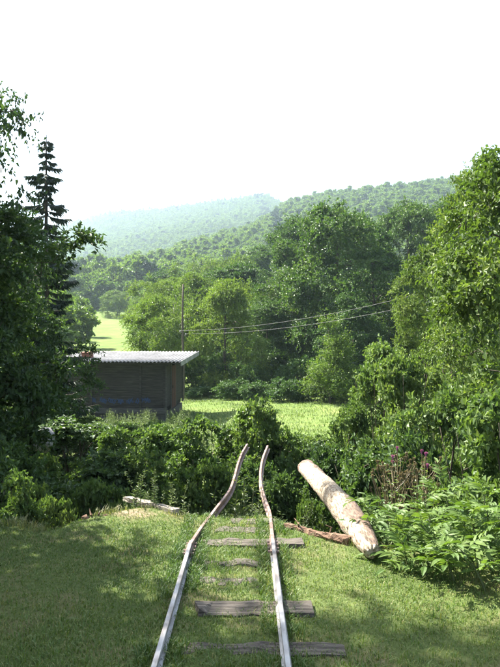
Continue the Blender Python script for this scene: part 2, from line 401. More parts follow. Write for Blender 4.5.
A = np.array([.87, 4.68, .07]); B = px(306, 463, 9.4); B[2] -= .05
nl, ns = 40, 28; P = A + (B - A) * np.linspace(0, 1, nl)[:, None]; P[:, 0] += .04 * np.sin(np.linspace(0, 3, nl)); P[:, 2] += .02 * np.sin(np.linspace(0, 5, nl))
t = unit(np.gradient(P, axis=0)); aa = unit(np.cross(t, np.array([0, 0, 1.]))); bb = np.cross(aa, t)
th = np.arange(ns) * 2 * np.pi / ns; rl = np.random.RandomState(3)
rad = np.interp(np.linspace(0, 1, nl), [0, .05, .16, .3, 1], [.055, .08, .108, .122, .115])
sg = np.linspace(0, 1, nl)
barkness = .30 + .22 * np.cos(th[None] - .5) + .12 * np.sin(sg[:, None] * 9) - .15 * (sg[:, None])     # bark survives along the right flank
barkness = barkness + .5 * (sg[:, None] > .965)
rr = rad[:, None] * (1 + .05 * np.sin(th[None] * 3 + sg[:, None] * 5) + .03 * rl.randn(nl, ns)) + np.where(barkness > .48, .008, 0)
V = P[:, None] + rr[..., None] * (np.cos(th)[None, :, None] * aa[:, None] + np.sin(th)[None, :, None] * bb[:, None])
i = np.arange(nl - 1)[:, None] * ns; j = np.arange(ns)[None]; k = (j + 1) % ns
Q = np.stack([i + j, i + k, i + ns + k, i + ns + j], -1).reshape(-1, 4)
base = np.array([A[0], A[1], 0.0])
logroot = link('fallen_log', None, loc=base)
link('log_body', mesh('log_body', V.reshape(-1, 3) - base, [Q], [M['log']], barkness.ravel(), True), logroot)
for idx, nm in ((0, 'broken_butt_end'), (nl - 1, 'dark_far_end')):
    g = Geo(); ring = V[idx] - base; c = P[idx] - base; sgn = -1 if idx == 0 else 1
    inner = c + (ring - c) * .6 + t[idx] * sgn * (.02 + .025 * rl.rand(ns))[:, None]
    VV = np.concatenate([ring + t[idx] * sgn * .002, inner, [c + t[idx] * sgn * .03]])
    jj = np.arange(ns); kk = (jj + 1) % ns
    g.add(VV, np.stack([jj, kk, ns + kk, ns + jj], 1), np.stack([ns + jj, ns + kk, np.full(ns, 2 * ns)], 1), .25)
    link(nm, g.mesh(nm, M['char'] if idx else M['log'], True), logroot)
tag(logroot, 'pale fallen log with peeling bark reaching out over the gully', 'log')

M['grey_wood'] = rough_mat('grey_wood', [(.10, .085, .07), (.25, .22, .18), (.38, .34, .29)], 8, .9, (1, 5, 5), .7)
def rough_beam(name, a, b, ww, hh, label, cat, mat):
    a, b = np.array(a, float), np.array(b, float); c = (a + b) / 2; L = np.linalg.norm(b - a); n = 8; V = []
    for i in range(n):
        x = (i / (n - 1) - .5) * L; e = rng.randn(8) * .006
        V += [(x + e[0] * 2, -ww / 2 + e[1], e[2]), (x, ww / 2 + e[3], e[4]), (x + e[5], ww / 2 + e[6], hh + e[7]), (x, -ww / 2 + e[2], hh + e[1])]
    ii = np.arange(n - 1)[:, None] * 4; j = np.arange(4)[None]; k = (j + 1) % 4
    Q = np.stack([ii + j, ii + 4 + j, ii + 4 + k, ii + k], -1).reshape(-1, 4)
    Q = np.concatenate([Q, [[0, 1, 2, 3][::1]], [[(n - 1) * 4 + q for q in (3, 2, 1, 0)]]])
    g = Geo(); g.add(V, Q); d = b - a
    o = link(name, g.mesh(name, mat), loc=c, rot=(0, -math.atan2(d[2], math.hypot(d[0], d[1])), math.atan2(d[1], d[0])))
    return tag(o, label, cat)
def rough_branch(name, a, b, r0, r1, label, mat):
    a, b = np.array(a, float), np.array(b, float); n, sd = 14, 9; f = np.linspace(0, 1, n)[:, None]; P = (b - a) * f; P[:, 1] += .03 * np.sin(f[:, 0] * 6); P[:, 2] += .012 * np.sin(f[:, 0] * 9 + 1)
    g = Geo(); g.tube(P, np.linspace(r0, r1, n) * (1 + .18 * rng.randn(n)).clip(.6, 1.5), sd); V_ = g.V[0]; V_ += rng.normal(0, .006, V_.shape)
    for q in range(2):
        k_ = rng.randint(3, 10); g.tube([P[k_], P[k_] + (rng.uniform(-.05, .05), rng.uniform(-.06, .06), .06), P[k_] + (rng.uniform(-.09, .09), rng.uniform(-.1, .1), .09)], [r0 * .4, r0 * .25, r0 * .1], 5)
    return tag(link(name, g.mesh(name, mat, False), loc=a), label, 'branch')
def gp(u, v, top=0.0):
    Y = FPX * (EYE - top) / (v - 335.); return px(u, v, Y)
p0 = gp(131, 503); p1 = gp(170, 517)
rough_beam('grey_plank', (p0[0] - .05, p0[1], .03), (p1[0] + .05, p1[1], .035), .075, .04, 'short grey plank lying on the sunlit bank edge', 'plank', M['grey_wood'])
p0 = gp(284, 527); p1 = gp(349, 543)
M['redbark'] = rough_mat('red_bark', [(.07, .04, .025), (.14, .085, .055), (.22, .15, .10)], 9, .95, (1, 3, 3), .9)
rough_branch('rotten_branch', (p0[0], p0[1], .0), (p1[0], p1[1], .02), .028, .042, 'reddish rotten branch lying beside the butt of the log', M['redbark'])
p0 = gp(84, 523); p1 = gp(112, 519)
rough_branch('rotten_branch', (p0[0], p0[1], .01), (p1[0], p1[1], .02), .035, .028, 'crumbling reddish branch on the shaded bank edge at left', M['redbark'])

def boulder(name, c, size, seed, label, mat):
    r = np.random.RandomState(seed); me = bpy.data.meshes.new(name)
    import bmesh
    bm = bmesh.new(); bmesh.ops.create_icosphere(bm, subdivisions=3, radius=1)
    for v in bm.verts:
        q = np.array(v.co); f = 1 + .18 * math.sin(q[0] * 3 + seed) * math.cos(q[1] * 2.6 + seed * 2) + .09 * math.sin(q[2] * 6 + q[0] * 5) + .03 * r.randn()
        v.co = Vector(q * f * np.array(size))
    bm.to_mesh(me); bm.free(); me.materials.append(mat)
    me.polygons.foreach_set('use_smooth', np.ones(len(me.polygons), bool))
    return tag(link(name, me, loc=c), label, 'boulder')
M['stone'] = rough_mat('pale_stone', [(.14, .135, .125), (.24, .23, .22), (.33, .32, .31)], 4, .9, bump=.6)

bz = hz(-4.0, 12.6)
boulder('boulder', (px(42, 438, 12.6)[0], 12.6, px(42, 440, 12.6)[2]), (.26, .24, .22), 4, 'pale grey boulder among dark shrubs below the hut', M['stone'])
# earth bank under the boulder comes with the shrubs' mound
# ------------------------------------------------------------------ hut
M['plank'] = rough_mat('weathered_plank', [(.013, .012, .011), (.034, .030, .028), (.070, .063, .057)], 3.5, .85, (.6, 8, 8), .5)
M['beam'] = rough_mat('base_beam', [(.035, .033, .031), (.065, .062, .058), (.10, .095, .09)], 3, .9, (.7, 6, 6), .5)
M['sheet'] = rough_mat('corrugated_sheet', [(.13, .125, .12), (.22, .215, .21), (.31, .305, .30)], 1.6, .75, (1, 1, 1), .15)
M['door'] = rough_mat('dark_red_door', [(.045, .018, .015), (.09, .035, .028)], 5, .8, (8, 8, 1), .3)
M['brick'] = rough_mat('chimney_brick', [(.10, .05, .035), (.20, .09, .06)], 9, .95)
M['blue'] = rough_mat('blue_paint', [(.025, .035, .07), (.03, .055, .14)], 7, .7)
M['dark'] = rough_mat('dark_inside', [(.010, .010, .010), (.018, .017, .016)], 3, .95)
HX, HY, HZ = px(165, 413, 27.0)
hut = link('timber_hut', None, loc=(HX, HY, HZ), rot=(0, 0, R(-3.0)))
tag(hut, 'dark timber hut with pale corrugated roof across the gully', 'hut')
HL, HD, HH = 4.6, 4.5, 2.0
rr_ = np.random.RandomState(9)
def part(name, c, size, mat, parent=hut, jit=0.0, rot=None, label=None):
    g = Geo(); g.box((0, 0, 0), size, 0, jit, rr_)
    o = link(name, g.mesh(name, mat), parent, loc=c, rot=rot or (0, 0, 0))
    if label: o['label'] = label
    return o
part('foundation', (-HL / 2, HD / 2, -.30), (HL + .02, HD + .02, .58), M['beam'])
part('inner_wall', (-HL / 2, HD / 2, HH / 2 + .02), (HL - .12, HD - .12, HH), M['dark'])
part('base_beam', (-HL / 2 - .05, -.05, .10), (HL + .3, .14, .22), M['beam'])
ph = .105; npl = 17
sh_f = None
for q in range(npl):
    z = .22 + ph * (q + .5)
    part('plank', (-HL / 2 + rr_.uniform(-.01, .01), -.012 + rr_.uniform(-.008, .008), z), (HL - .16, .035, ph - .006), M['plank'], jit=.002, rot=(R(10), 0, rr_.uniform(-.001, .001)))
for q in range(npl):      # end wall, left open for the door
    z = .22 + ph * (q + .5)
    part('plank', (.0, .62, z), (.035, 1.10, ph - .006), M['plank'], jit=.002, rot=(0, R(5), 0))
    part('plank', (.0, 3.45, z), (.035, 1.95, ph - .006), M['plank'], jit=.002, rot=(0, R(5), 0))
for x in (-HL + .03, -3.1, -1.02, -.02):
    part('batten', (x, -.045, HH / 2 + .11), (.09, .05, HH - .22), M['plank'])
for y in (.03, 1.22, 2.42, HD - .03):
    part('corner_post', (.035, y, HH / 2 + .02), (.06, .10, HH - .06), M['beam'])
dr = part('door', (.03, 1.82, .98), (.045, 1.08, 1.85), M['door'])
for y in (-.26, .26): part('door_board', (.03, y, 0), (.02, .44, 1.72), M['door'], dr)
part('handle', (.055, -.42, .02), (.05, .03, .12), M['char'], dr)
part('eave_beam', (-HL / 2, -.10, HH + .02), (HL + .3, .10, .12), M['plank'])
# corrugated roof, low at the front
ang = math.atan2(.27, 5.4)
roof = link('roof', None, hut, loc=(0, 0, HH + .16), rot=(ang, 0, 0))
nsheet = 6; RL = HL + 1.05; x0 = -HL - .32; sw = RL / nsheet
def sheet_mesh():
    n = 64; x = np.linspace(-.03, sw + .03, n); z = .028 * np.sin(x / sw * 2 * np.pi * 6)
    ysr = np.linspace(-.55, HD + .45, 5); V = []
    for lay in (0, 1):
        for y in ysr: V += [(a, y, b - lay * .008 + .004 * math.sin(y * 2)) for a, b in zip(x, z)]
    V = np.array(V); i = np.arange(4)[:, None] * n; j = np.arange(n - 1)[None]
    Q1 = np.stack([i + j, i + j + 1, i + n + j + 1, i + n + j], -1).reshape(-1, 4); o_ = 5 * n
    Q2 = Q1[:, ::-1] + o_
    jf = np.arange(n - 1); F = np.stack([jf, o_ + jf, o_ + jf + 1, jf + 1], 1); jb = 4 * n + jf; Bk = np.stack([jb, jb + 1, o_ + jb + 1, o_ + jb], 1)
    return mesh('corrugated_sheet', V, [np.concatenate([Q1, Q2, F, Bk])], [M['sheet']], None, True)
sm = sheet_mesh()
for q in range(nsheet):
    link('corrugated_sheet', sm, roof, loc=(x0 + q * sw, rr_.uniform(-.04, .04), .004 * (q % 2) + .03), rot=(0, 0, rr_.uniform(-.004, .004)))
part('verge_board', (x0 + RL + .03, HD / 2 - .05, -.045), (.035, HD + 1.0, .20), M['sheet'], roof)
part('roof_deck', (x0 + RL / 2, HD / 2 - .05, -.035), (RL - .04, HD + .94, .04), M['plank'], roof)
ch = part('chimney_stub', (-3.55, .9, .13), (.42, .40, .28), M['brick'], roof, .012)
part('chimney_cap', (0, 0, .16), (.48, .46, .05), M['brick'], ch, .012)
# blue scrawl on the front wall: loose brush strokes
def stroke(pts, wd=.035):
    P = catmull(np.array([(a, 0, b) for a, b in pts]), 5); n = len(P)
    t_ = unit(np.gradient(P, axis=0)); nn = np.stack([-t_[:, 2], np.zeros(n), t_[:, 0]], 1) * wd / 2
    V = np.concatenate([P - nn, P + nn]); j = np.arange(n - 1)
    return V, np.stack([j, j + 1, n + j + 1, n + j], 1)
g = Geo()
for q in range(7):      # overlapping smeared loops, no letters to read
    ox = -3.1 + q * .38; n_ = 7
    for kd in range(2):
        f_ = np.linspace(0, 1, n_); pts_ = [(ox + (.22 + .05 * (q % 3)) * f - .04 * kd, .50 + .09 * math.sin(q * 1.7 + f * 12 + kd * 2) + .03 * math.sin(q + f * 4) + .03 * kd) for f in f_]
        V_, Q_ = stroke(pts_, rr_.uniform(.025, .05)); V_[:, 1] = -.047 - .0012 * q - .0006 * kd; g.add(V_, Q_)
link('blue_scrawl', g.mesh('blue_scrawl', M['blue']), hut)['label'] = 'blue painted scrawl along the lower planks'

# ------------------------------------------------------------------ pole and wires
def pole(base, top_z, wz, label):
    g = Geo(); n = 8; zz = np.linspace(-.3, top_z - base[2], n)
    g.tube(np.stack([.03 * np.sin(zz), .02 * np.cos(zz * .7), zz], 1), np.linspace(.075, .05, n), 8)
    r_ = link('utility_pole', None, loc=base); link('pole_shaft', g.mesh('pole_shaft', M['bark'], True), r_)
    for w_, s in zip(wz, (-.16, .16)):
        gi = Geo(); zt = w_ - base[2]
        gi.tube([(s, 0, zt - .06), (s, 0, zt), (s, 0, zt + .05)], [.035, .045, .025], 8)
        gi.tube([(0, 0, zt - .10), (s, 0, zt - .05)], .014, 5); link('insulator', gi.mesh('insulator', M['stone'], True), r_)
    return tag(r_, label, 'pole', 'utility poles')
pY, qY = 37.0, 25.0; pb = px(183, 400, pY); ptop = px(183, 284, pY)[2]; qb = px(452, 400, qY)
wzp = [px(183, v, pY)[2] for v in (331, 334)]; wzq = [px(452, v, qY)[2] for v in (287, 296)]
pole((pb[0], pY, hz(pb[0], pY)), ptop, wzp, 'thin wooden utility pole rising behind the hut')
pole((qb[0], qY, hz(qb[0], qY)), px(452, 270, qY)[2], wzq, 'wooden utility pole half hidden by the right-hand trees')
M['wire'] = rough_mat('wire', [(.03, .03, .03), (.06, .06, .06)], 3, .6)
for i_, s in enumerate((-.16, .16)):
    a = np.array([pb[0] + s, pY, wzp[i_] + .03]); b = np.array([qb[0] + s, qY, wzq[i_] + .03])
    tt = np.linspace(0, 1, 26)[:, None]; P = a + (b - a) * tt; P[:, 2] -= .40 * 4 * tt[:, 0] * (1 - tt[:, 0])
    g = Geo(); g.tube(P - a, .007, 5)
    tag(link('overhead_wire', g.mesh('overhead_wire', M['wire']), loc=a), ('upper' if i_ == 0 else 'lower') + ' of the two overhead wires crossing before the dark trees', 'wire', 'overhead wires')

# ------------------------------------------------------------------ plants: generators
def cluster_leaves(geo, C, rng, k, m, tl, ll, lw, outw, droop=.25, hexa=False, twig=None, upw=.85, flat=.45, fold=.25):
    """k twigs of length tl at each cluster centre C, m leaves of length ll on every twig"""
    n = len(C)
    d = rng.normal(size=(n, k, 3)); d[..., 2] *= flat; d = unit(d) + outw[:, None, :] * .55; d[..., 2] += .10; d = unit(d)
    tlen = tl * rng.uniform(.55, 1.25, (n, k, 1))
    t_ = (np.arange(m)[None, None] + rng.uniform(0, 1, (n, k, m))) / m; t_ = .12 + .92 * t_
    P = C[:, None, None] + d[:, :, None] * tlen[:, :, None] * t_[..., None]
    P[..., 2] -= droop * tlen * t_ ** 2
    if twig is not None:
        for a in range(n):
            for b in range(k):
                e = C[a] + d[a, b] * tlen[a, b]; e[2] -= droop * tlen[a, b, 0]; mid = C[a] + d[a, b] * tlen[a, b] * .5; mid[2] -= droop * tlen[a, b, 0] * .25
                twig.tube([C[a], mid, e], [.006, .004, .002], 3, False)
    side = rng.normal(size=(n, k, m, 3)); D = unit(d[:, :, None] * .8 + unit(side) * .9); D[..., 2] -= .12
    N = rng.normal(size=(n, k, m, 3)) * .42; N[..., 2] += upw * .5; N += outw[:, None, None] * .75
    cv = rng.normal(0, .10, (n, 1, 1)); var = np.clip(.5 + cv + rng.normal(0, .17, (n, k, m)), 0, 1)
    s_ = rng.uniform(.7, 1.2, (n, k, m))
    leaves(geo, P.reshape(-1, 3), D.reshape(-1, 3), N.reshape(-1, 3), (ll * s_).ravel(), (lw * s_).ravel(), var.ravel(), fold, hexa)

def skeleton(geo, C, trunk, rng, tip=.01, sides=6, trunk_scale=1.0, pw=2.3, wob=.06):
    """joins every cluster centre to the trunk through the nearest sensible node; pipe-model radii"""
    nodes = [np.array(p, float) for p in trunk]; par = [i - 1 for i in range(len(trunk))]; lines = []
    nt_ = len(trunk)
    ax = np.array(trunk); dist = np.min(np.linalg.norm(C[:, None] - ax[None], axis=2), 1)
    for ci in np.argsort(dist):
        c = C[ci]; N = np.array(nodes); dv = c - N; L = np.linalg.norm(dv, axis=1)
        cost = L + .9 * np.maximum(0, -(dv[:, 2] - .15 * L)); cost[:max(1, nt_ // 5)] += 2 * L.mean()
        b = int(np.argmin(cost)); p = nodes[b]; nseg = 3 if L[b] > .3 else 2; ids = [b]
        for s_ in range(1, nseg + 1):
            f = s_ / nseg; q = p + (c - p) * f; 
            if s_ < nseg: q = q + rng.normal(0, wob * L[b], 3); q[2] += .06 * L[b] * math.sin(f * math.pi)
            nodes.append(q); par.append(ids[-1]); ids.append(len(nodes) - 1)
        lines.append(ids)
    r = np.zeros(len(nodes)); kids = [[] for _ in nodes]
    for i_, p_ in enumerate(par):
        if p_ >= 0: kids[p_].append(i_)
    for i_ in range(len(nodes) - 1, -1, -1): pass
    order = np.argsort([-0]) 
    acc = np.zeros(len(nodes))
    def depth_order():
        out, st = [], [0]
        while st:
            q = st.pop(); out.append(q); st += kids[q]
        return out[::-1]
    for q in depth_order():
        acc[q] = sum(acc[c_] for c_ in kids[q]) if kids[q] else tip ** pw
        r[q] = acc[q] ** (1 / pw)
    N = np.array(nodes)
    rt = r[:nt_] * trunk_scale; rt = np.maximum.accumulate(rt[::-1])[::-1]; rt[0] *= 1.25
    geo.tube(N[:nt_], rt, max(8, sides))
    for ids in lines:
        rr2 = r[ids].copy(); rr2[0] = min(rr2[0], rr2[1] * 1.25); geo.tube(N[ids], rr2, sides if rr2[0] > .02 else 4, False)

def crown_centres(rng, n, H_, R_, zb, prof='round', skew=(0, 0), rough=.25, inner=.35, per=9, lob=.34):
    """cluster centres on the upper and outer faces of many uneven lobes, and the way each faces"""
    out, nrm = [], []; ph_ = rng.uniform(0, 6.28, 6); hr = (H_ - zb)
    while len(out) < n:
        u = rng.uniform(0, 1); th_ = rng.uniform(0, 6.283)
        if prof == 'round': f = (max(0, 1 - (2 * u - .85) ** 2 / 1.35)) ** .5
        elif prof == 'tall': f = (1 - u ** 2.2) ** .6 * (.55 + .45 * min(1, u * 3.5))
        elif prof == 'cone': f = (1 - u) ** .75 * (.6 + .4 * min(1, u * 5))
        else: f = (1 - u ** 2) ** .5 * (.75 + .25 * min(1, u * 3))
        f *= 1 + rough * (math.sin(2 * th_ + ph_[0] + 4 * u) * .6 + math.sin(3 * th_ + ph_[1] - 7 * u) * .6 + math.sin(5 * th_ + ph_[2] + 11 * u) * .5)
        q = (inner + (1 - inner) * rng.uniform(0, 1)) ** .6
        if rng.uniform() > f + .2: continue
        rl = R_ * lob * rng.uniform(.6, 1.25) * (.55 + .45 * min(1, f)); rv = min(rl * .8, hr * .3)
        c = np.array([R_ * f * q * .82 * math.cos(th_) + skew[0] * u, R_ * f * q * .82 * math.sin(th_) + skew[1] * u, zb + hr * u * .93])
        o_ = np.array([math.cos(th_) * q, math.sin(th_) * q, .45]); m_ = per + rng.randint(-2, 4)
        d = rng.normal(size=(m_, 3)) + o_ * .9; d = unit(d); rad_ = rng.uniform(.55, 1.0, (m_, 1)) ** .5
        P = c + d * rad_ * np.array([rl, rl, rv]); ok = P[:, 2] > min(.05, zb)
        out += list(P[ok]); nrm += list(d[ok])
    return np.array(out[:n]), np.array(nrm[:n])

def tree_meshes(seed, H_, R_, zb, ncl, k, m, tl, ll, lw, leafmat, prof='round', droop=.25, skew=(0, 0), tip=.012, twigs=False, stems=1, rough=.25, tscale=1.0, hexa=False, flat=.45, inner=.35, barkmat=None, per=9, lob=.34, extra=None):
    rng = np.random.RandomState(seed); C, outw = crown_centres(rng, ncl, H_, R_, zb, prof, skew, rough, inner, per, lob)
    if extra is not None:
        C = np.concatenate([C, extra]); outw = np.concatenate([outw, unit(np.array(extra) * (1, 1, 0) + (0, 0, .8))])
    gl, gw = Geo(), Geo()
    cluster_leaves(gl, C, rng, k, m, tl, ll, lw, outw, droop, hexa, gw if twigs else None, flat=flat)
    if stems == 1:
        nt_ = 12; zt = np.linspace(-.15, H_ * .9, nt_); u = np.clip(zt / H_, 0, 1)
        wob = np.cumsum(rng.normal(0, .02 * H_ / nt_ * 2, (nt_, 2)), 0); wob -= wob[0]
        trunk = np.stack([skew[0] * u ** 1.5 + wob[:, 0], skew[1] * u ** 1.5 + wob[:, 1], zt], 1)
        skeleton(gw, C, trunk, rng, tip, 6, tscale)
    else:
        angs = np.arctan2(C[:, 1], C[:, 0]); grp = ((angs + np.pi) / (2 * np.pi) * stems).astype(int) % stems
        for s_ in range(stems):
            Cs = C[grp == s_]
            if len(Cs) < 2: continue
            mc = Cs.mean(0); nt_ = 7; f = np.linspace(0, 1, nt_)[:, None]; b0 = np.array([.12 * R_ * math.cos(s_ * 2.4), .12 * R_ * math.sin(s_ * 2.4), -.12])
            top = np.array([mc[0] * 1.0, mc[1] * 1.0, H_ * .75]); tr = b0 + (top - b0) * f; tr[:, :2] -= (top - b0)[:2] * (f * (1 - f)) * .5
            skeleton(gw, Cs, tr, rng, tip, 5, tscale)
    return gw.mesh('trunk', barkmat or M['bark'], True, False), gl.mesh('crown', leafmat)

def plant(kind, tm, cm, loc, rz, sc, label, cat, group=None, names=('trunk', 'crown')):
    sc = (sc, sc, sc) if np.isscalar(sc) else sc
    r_ = link(kind, None, loc=loc, rot=(0, 0, rz), scale=sc)
    link(names[0], tm, r_); link(names[1], cm, r_)
    return tag(r_, label, cat, group)

# ------------------------------------------------------------------ trees
SIZE = {}
def ground_at(u, Y): x = (u - 250.) / FPX * Y; return x, Y, hz(x, Y)
def stand(kind, proto, u, Y, vtop, wpx, rz, label, cat, group=None, names=('trunk', 'crown'), sink=.05):
    tm, cm = proto[:2]
    if cm.name not in SIZE:       # true height and reach of the crown
        co = np.empty(len(cm.vertices) * 3, np.float32); cm.vertices.foreach_get('co', co); co = co.reshape(-1, 3)
        SIZE[cm.name] = (float(np.percentile(co[:, 2], 99.9)), float(np.percentile(np.hypot(co[:, 0], co[:, 1]), 97)))
    PH, PR = SIZE[cm.name] if proto is not PT.get('left3') else proto[2:]
    x, y, z = ground_at(u, Y); top = EYE - (vtop - 335.) / FPX * Y
    sz = (top - z) / PH; sxy = wpx / FPX * Y / (2 * PR)
    return plant(kind, tm, cm, (x, y, z - sink), rz, (sxy, sxy, sz), label, cat, group, names)

PT = {}
PT['dark1'] = (*tree_meshes(11, 12, 4.0, .3, 440, 10, 10, .95, .20, .13, M['mid'], 'round', inner=.12, per=11, lob=.33, rough=.3), 12.4, 4.5)
PT['dark2'] = (*tree_meshes(12, 12, 3.6, .3, 420, 10, 10, .95, .20, .13, M['mid'], 'tall', inner=.12, per=11, lob=.33, rough=.3), 12.4, 4.2)
PT['pale1'] = (*tree_meshes(13, 7, 3.0, .1, 280, 10, 11, .75, .16, .075, M['willow'], 'round', .4, stems=3, tip=.010), 7.3, 3.3)
PT['pale2'] = (*tree_meshes(14, 7, 2.8, .1, 280, 10, 11, .75, .16, .075, M['willow'], 'tall', .35), 7.3, 3.2)
PT['cone'] = (*tree_meshes(15, 4.5, 1.4, .15, 170, 9, 10, .55, .13, .055, M['willow'], 'cone', -.5, stems=1, tip=.008), 4.8, 1.7)
PT['left1'] = (*tree_meshes(21, 9, 2.4, .2, 380, 9, 10, .50, .10, .060, M['left'], 'tall', .2, tip=.007, rough=.5, lob=.30), 9.3, 2.8)
PT['left2'] = (*tree_meshes(22, 5, 1.6, .05, 420, 9, 10, .42, .095, .058, M['left'], 'bush', .2, stems=3, tip=.006, rough=.45, lob=.32), 5.2, 1.9)
PT['right1'] = (*tree_meshes(23, 8, 2.3, .3, 430, 9, 10, .48, .11, .064, M['right'], 'round', .15, tip=.007, rough=.5, lob=.40, per=15), 8.3, 2.7)
PT['right2'] = (*tree_meshes(24, 7, 2.0, .1, 400, 9, 10, .46, .11, .064, M['right'], 'round', .15, tip=.007, rough=.55, lob=.42, per=15), 7.3, 2.4)

def conifer(seed, H_, R_, nw):
    rng = np.random.RandomState(seed); gl, gw = Geo(), Geo()
    gw.tube([(0, 0, -.2), (0, 0, H_ * .5), (0, 0, H_)], [.16, .09, .015], 8)
    P, D, N, L = [], [], [], []
    for i_ in range(nw):
        u = (i_ + rng.uniform(0, .6)) / nw; z = .8 + (H_ - .9) * u; ln = R_ * (1 - u) ** .75 * rng.uniform(.6, 1.15) + .10
        nb = rng.randint(3, 6); a0 = rng.uniform(0, 6.28)
        for b in range(nb):
            a = a0 + b * 6.28 / nb + rng.normal(0, .25); l_ = ln * rng.uniform(.35, 1.25); l_ = l_ if rng.uniform() > .18 else l_ * .3; dr_ = np.array([math.cos(a), math.sin(a), 0])
            pts = [np.array([0, 0, z]) + dr_ * l_ * f + np.array([0, 0, l_ * (-.42 * f + .30 * f * f)]) for f in np.linspace(0, 1, 5)]
            gw.tube(pts, np.linspace(.03, .005, 5) * (1 - u * .5), 4, False)
            nn = int(14 + 30 * l_ / R_)
            for q in range(nn):
                f = .15 + .85 * (q + rng.uniform()) / nn; c = np.array([np.interp(f, np.linspace(0, 1, 5), [p[k_] for p in pts]) for k_ in range(3)])
                for s_ in (-1, 1):
                    sd = np.array([-dr_[1], dr_[0], 0]) * s_; w_ = (.10 + .30 * l_ * (1 - f) ** .7 * f ** .3 + .08)
                    P.append(c); D.append(sd * 1 + dr_ * .7 + np.array([0, 0, -.55 + rng.normal(0, .2)])); N.append(np.array([0, 0, 1.]) + rng.normal(0, .4, 3)); L.append(w_ * rng.uniform(.7, 1.2))
    P, D, N, L = map(np.array, (P, D, N, L))
    leaves(gl, P, D, N, L, np.minimum(L * .28, .10), np.clip(rng.normal(.5, .2, len(P)), 0, 1), .2)
    return gw.mesh('trunk', M['bark'], True, False), gl.mesh('crown', M['spruce']), H_, R_
PT['spruce'] = conifer(31, 9, 1.9, 46)

# left side: dark broadleaf trees at the meadow corner, a spruce behind
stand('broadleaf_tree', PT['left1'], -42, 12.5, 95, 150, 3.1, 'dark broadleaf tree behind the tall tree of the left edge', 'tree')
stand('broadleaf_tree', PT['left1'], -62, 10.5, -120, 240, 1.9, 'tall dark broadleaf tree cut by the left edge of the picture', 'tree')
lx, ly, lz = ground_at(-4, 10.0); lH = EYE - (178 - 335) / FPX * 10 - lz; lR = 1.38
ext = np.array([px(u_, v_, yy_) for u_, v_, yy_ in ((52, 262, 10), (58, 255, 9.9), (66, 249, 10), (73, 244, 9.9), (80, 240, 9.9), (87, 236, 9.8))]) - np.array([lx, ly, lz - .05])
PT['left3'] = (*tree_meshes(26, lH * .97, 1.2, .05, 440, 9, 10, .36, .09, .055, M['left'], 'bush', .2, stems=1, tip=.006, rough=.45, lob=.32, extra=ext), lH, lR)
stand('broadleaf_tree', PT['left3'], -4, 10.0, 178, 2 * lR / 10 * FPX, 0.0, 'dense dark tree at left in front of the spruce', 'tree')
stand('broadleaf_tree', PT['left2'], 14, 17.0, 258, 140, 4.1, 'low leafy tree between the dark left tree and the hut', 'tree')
stand('spruce_tree', PT['spruce'], 46, 19.0, 140, 92, 1.0, 'thin spruce with drooping boughs rising behind the left trees', 'tree')
# trees left of the frame that shade the lawn
def off(proto, x, y, h, wdt, rz, lab):
    tm, cm, PH, PR = PT[proto]; plant('broadleaf_tree', tm, cm, (x, y, hz(x, y) - .05), rz, (wdt / 2 / PR, wdt / 2 / PR, h / PH), lab, 'tree')
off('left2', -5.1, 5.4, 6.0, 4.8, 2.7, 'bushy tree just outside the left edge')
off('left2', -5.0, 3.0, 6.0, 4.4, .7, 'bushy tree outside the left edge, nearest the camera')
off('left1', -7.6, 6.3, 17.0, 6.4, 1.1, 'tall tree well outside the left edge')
# right side
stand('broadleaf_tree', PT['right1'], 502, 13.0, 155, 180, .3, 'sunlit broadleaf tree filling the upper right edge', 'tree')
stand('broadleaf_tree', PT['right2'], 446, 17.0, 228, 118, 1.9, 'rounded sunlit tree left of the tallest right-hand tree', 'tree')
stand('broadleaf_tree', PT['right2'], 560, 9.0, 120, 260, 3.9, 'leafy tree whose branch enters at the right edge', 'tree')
stand('broadleaf_tree', PT['right2'], 424, 22.0, 255, 75, 5.0, 'small tree between the wires and the right-hand trees', 'tree')

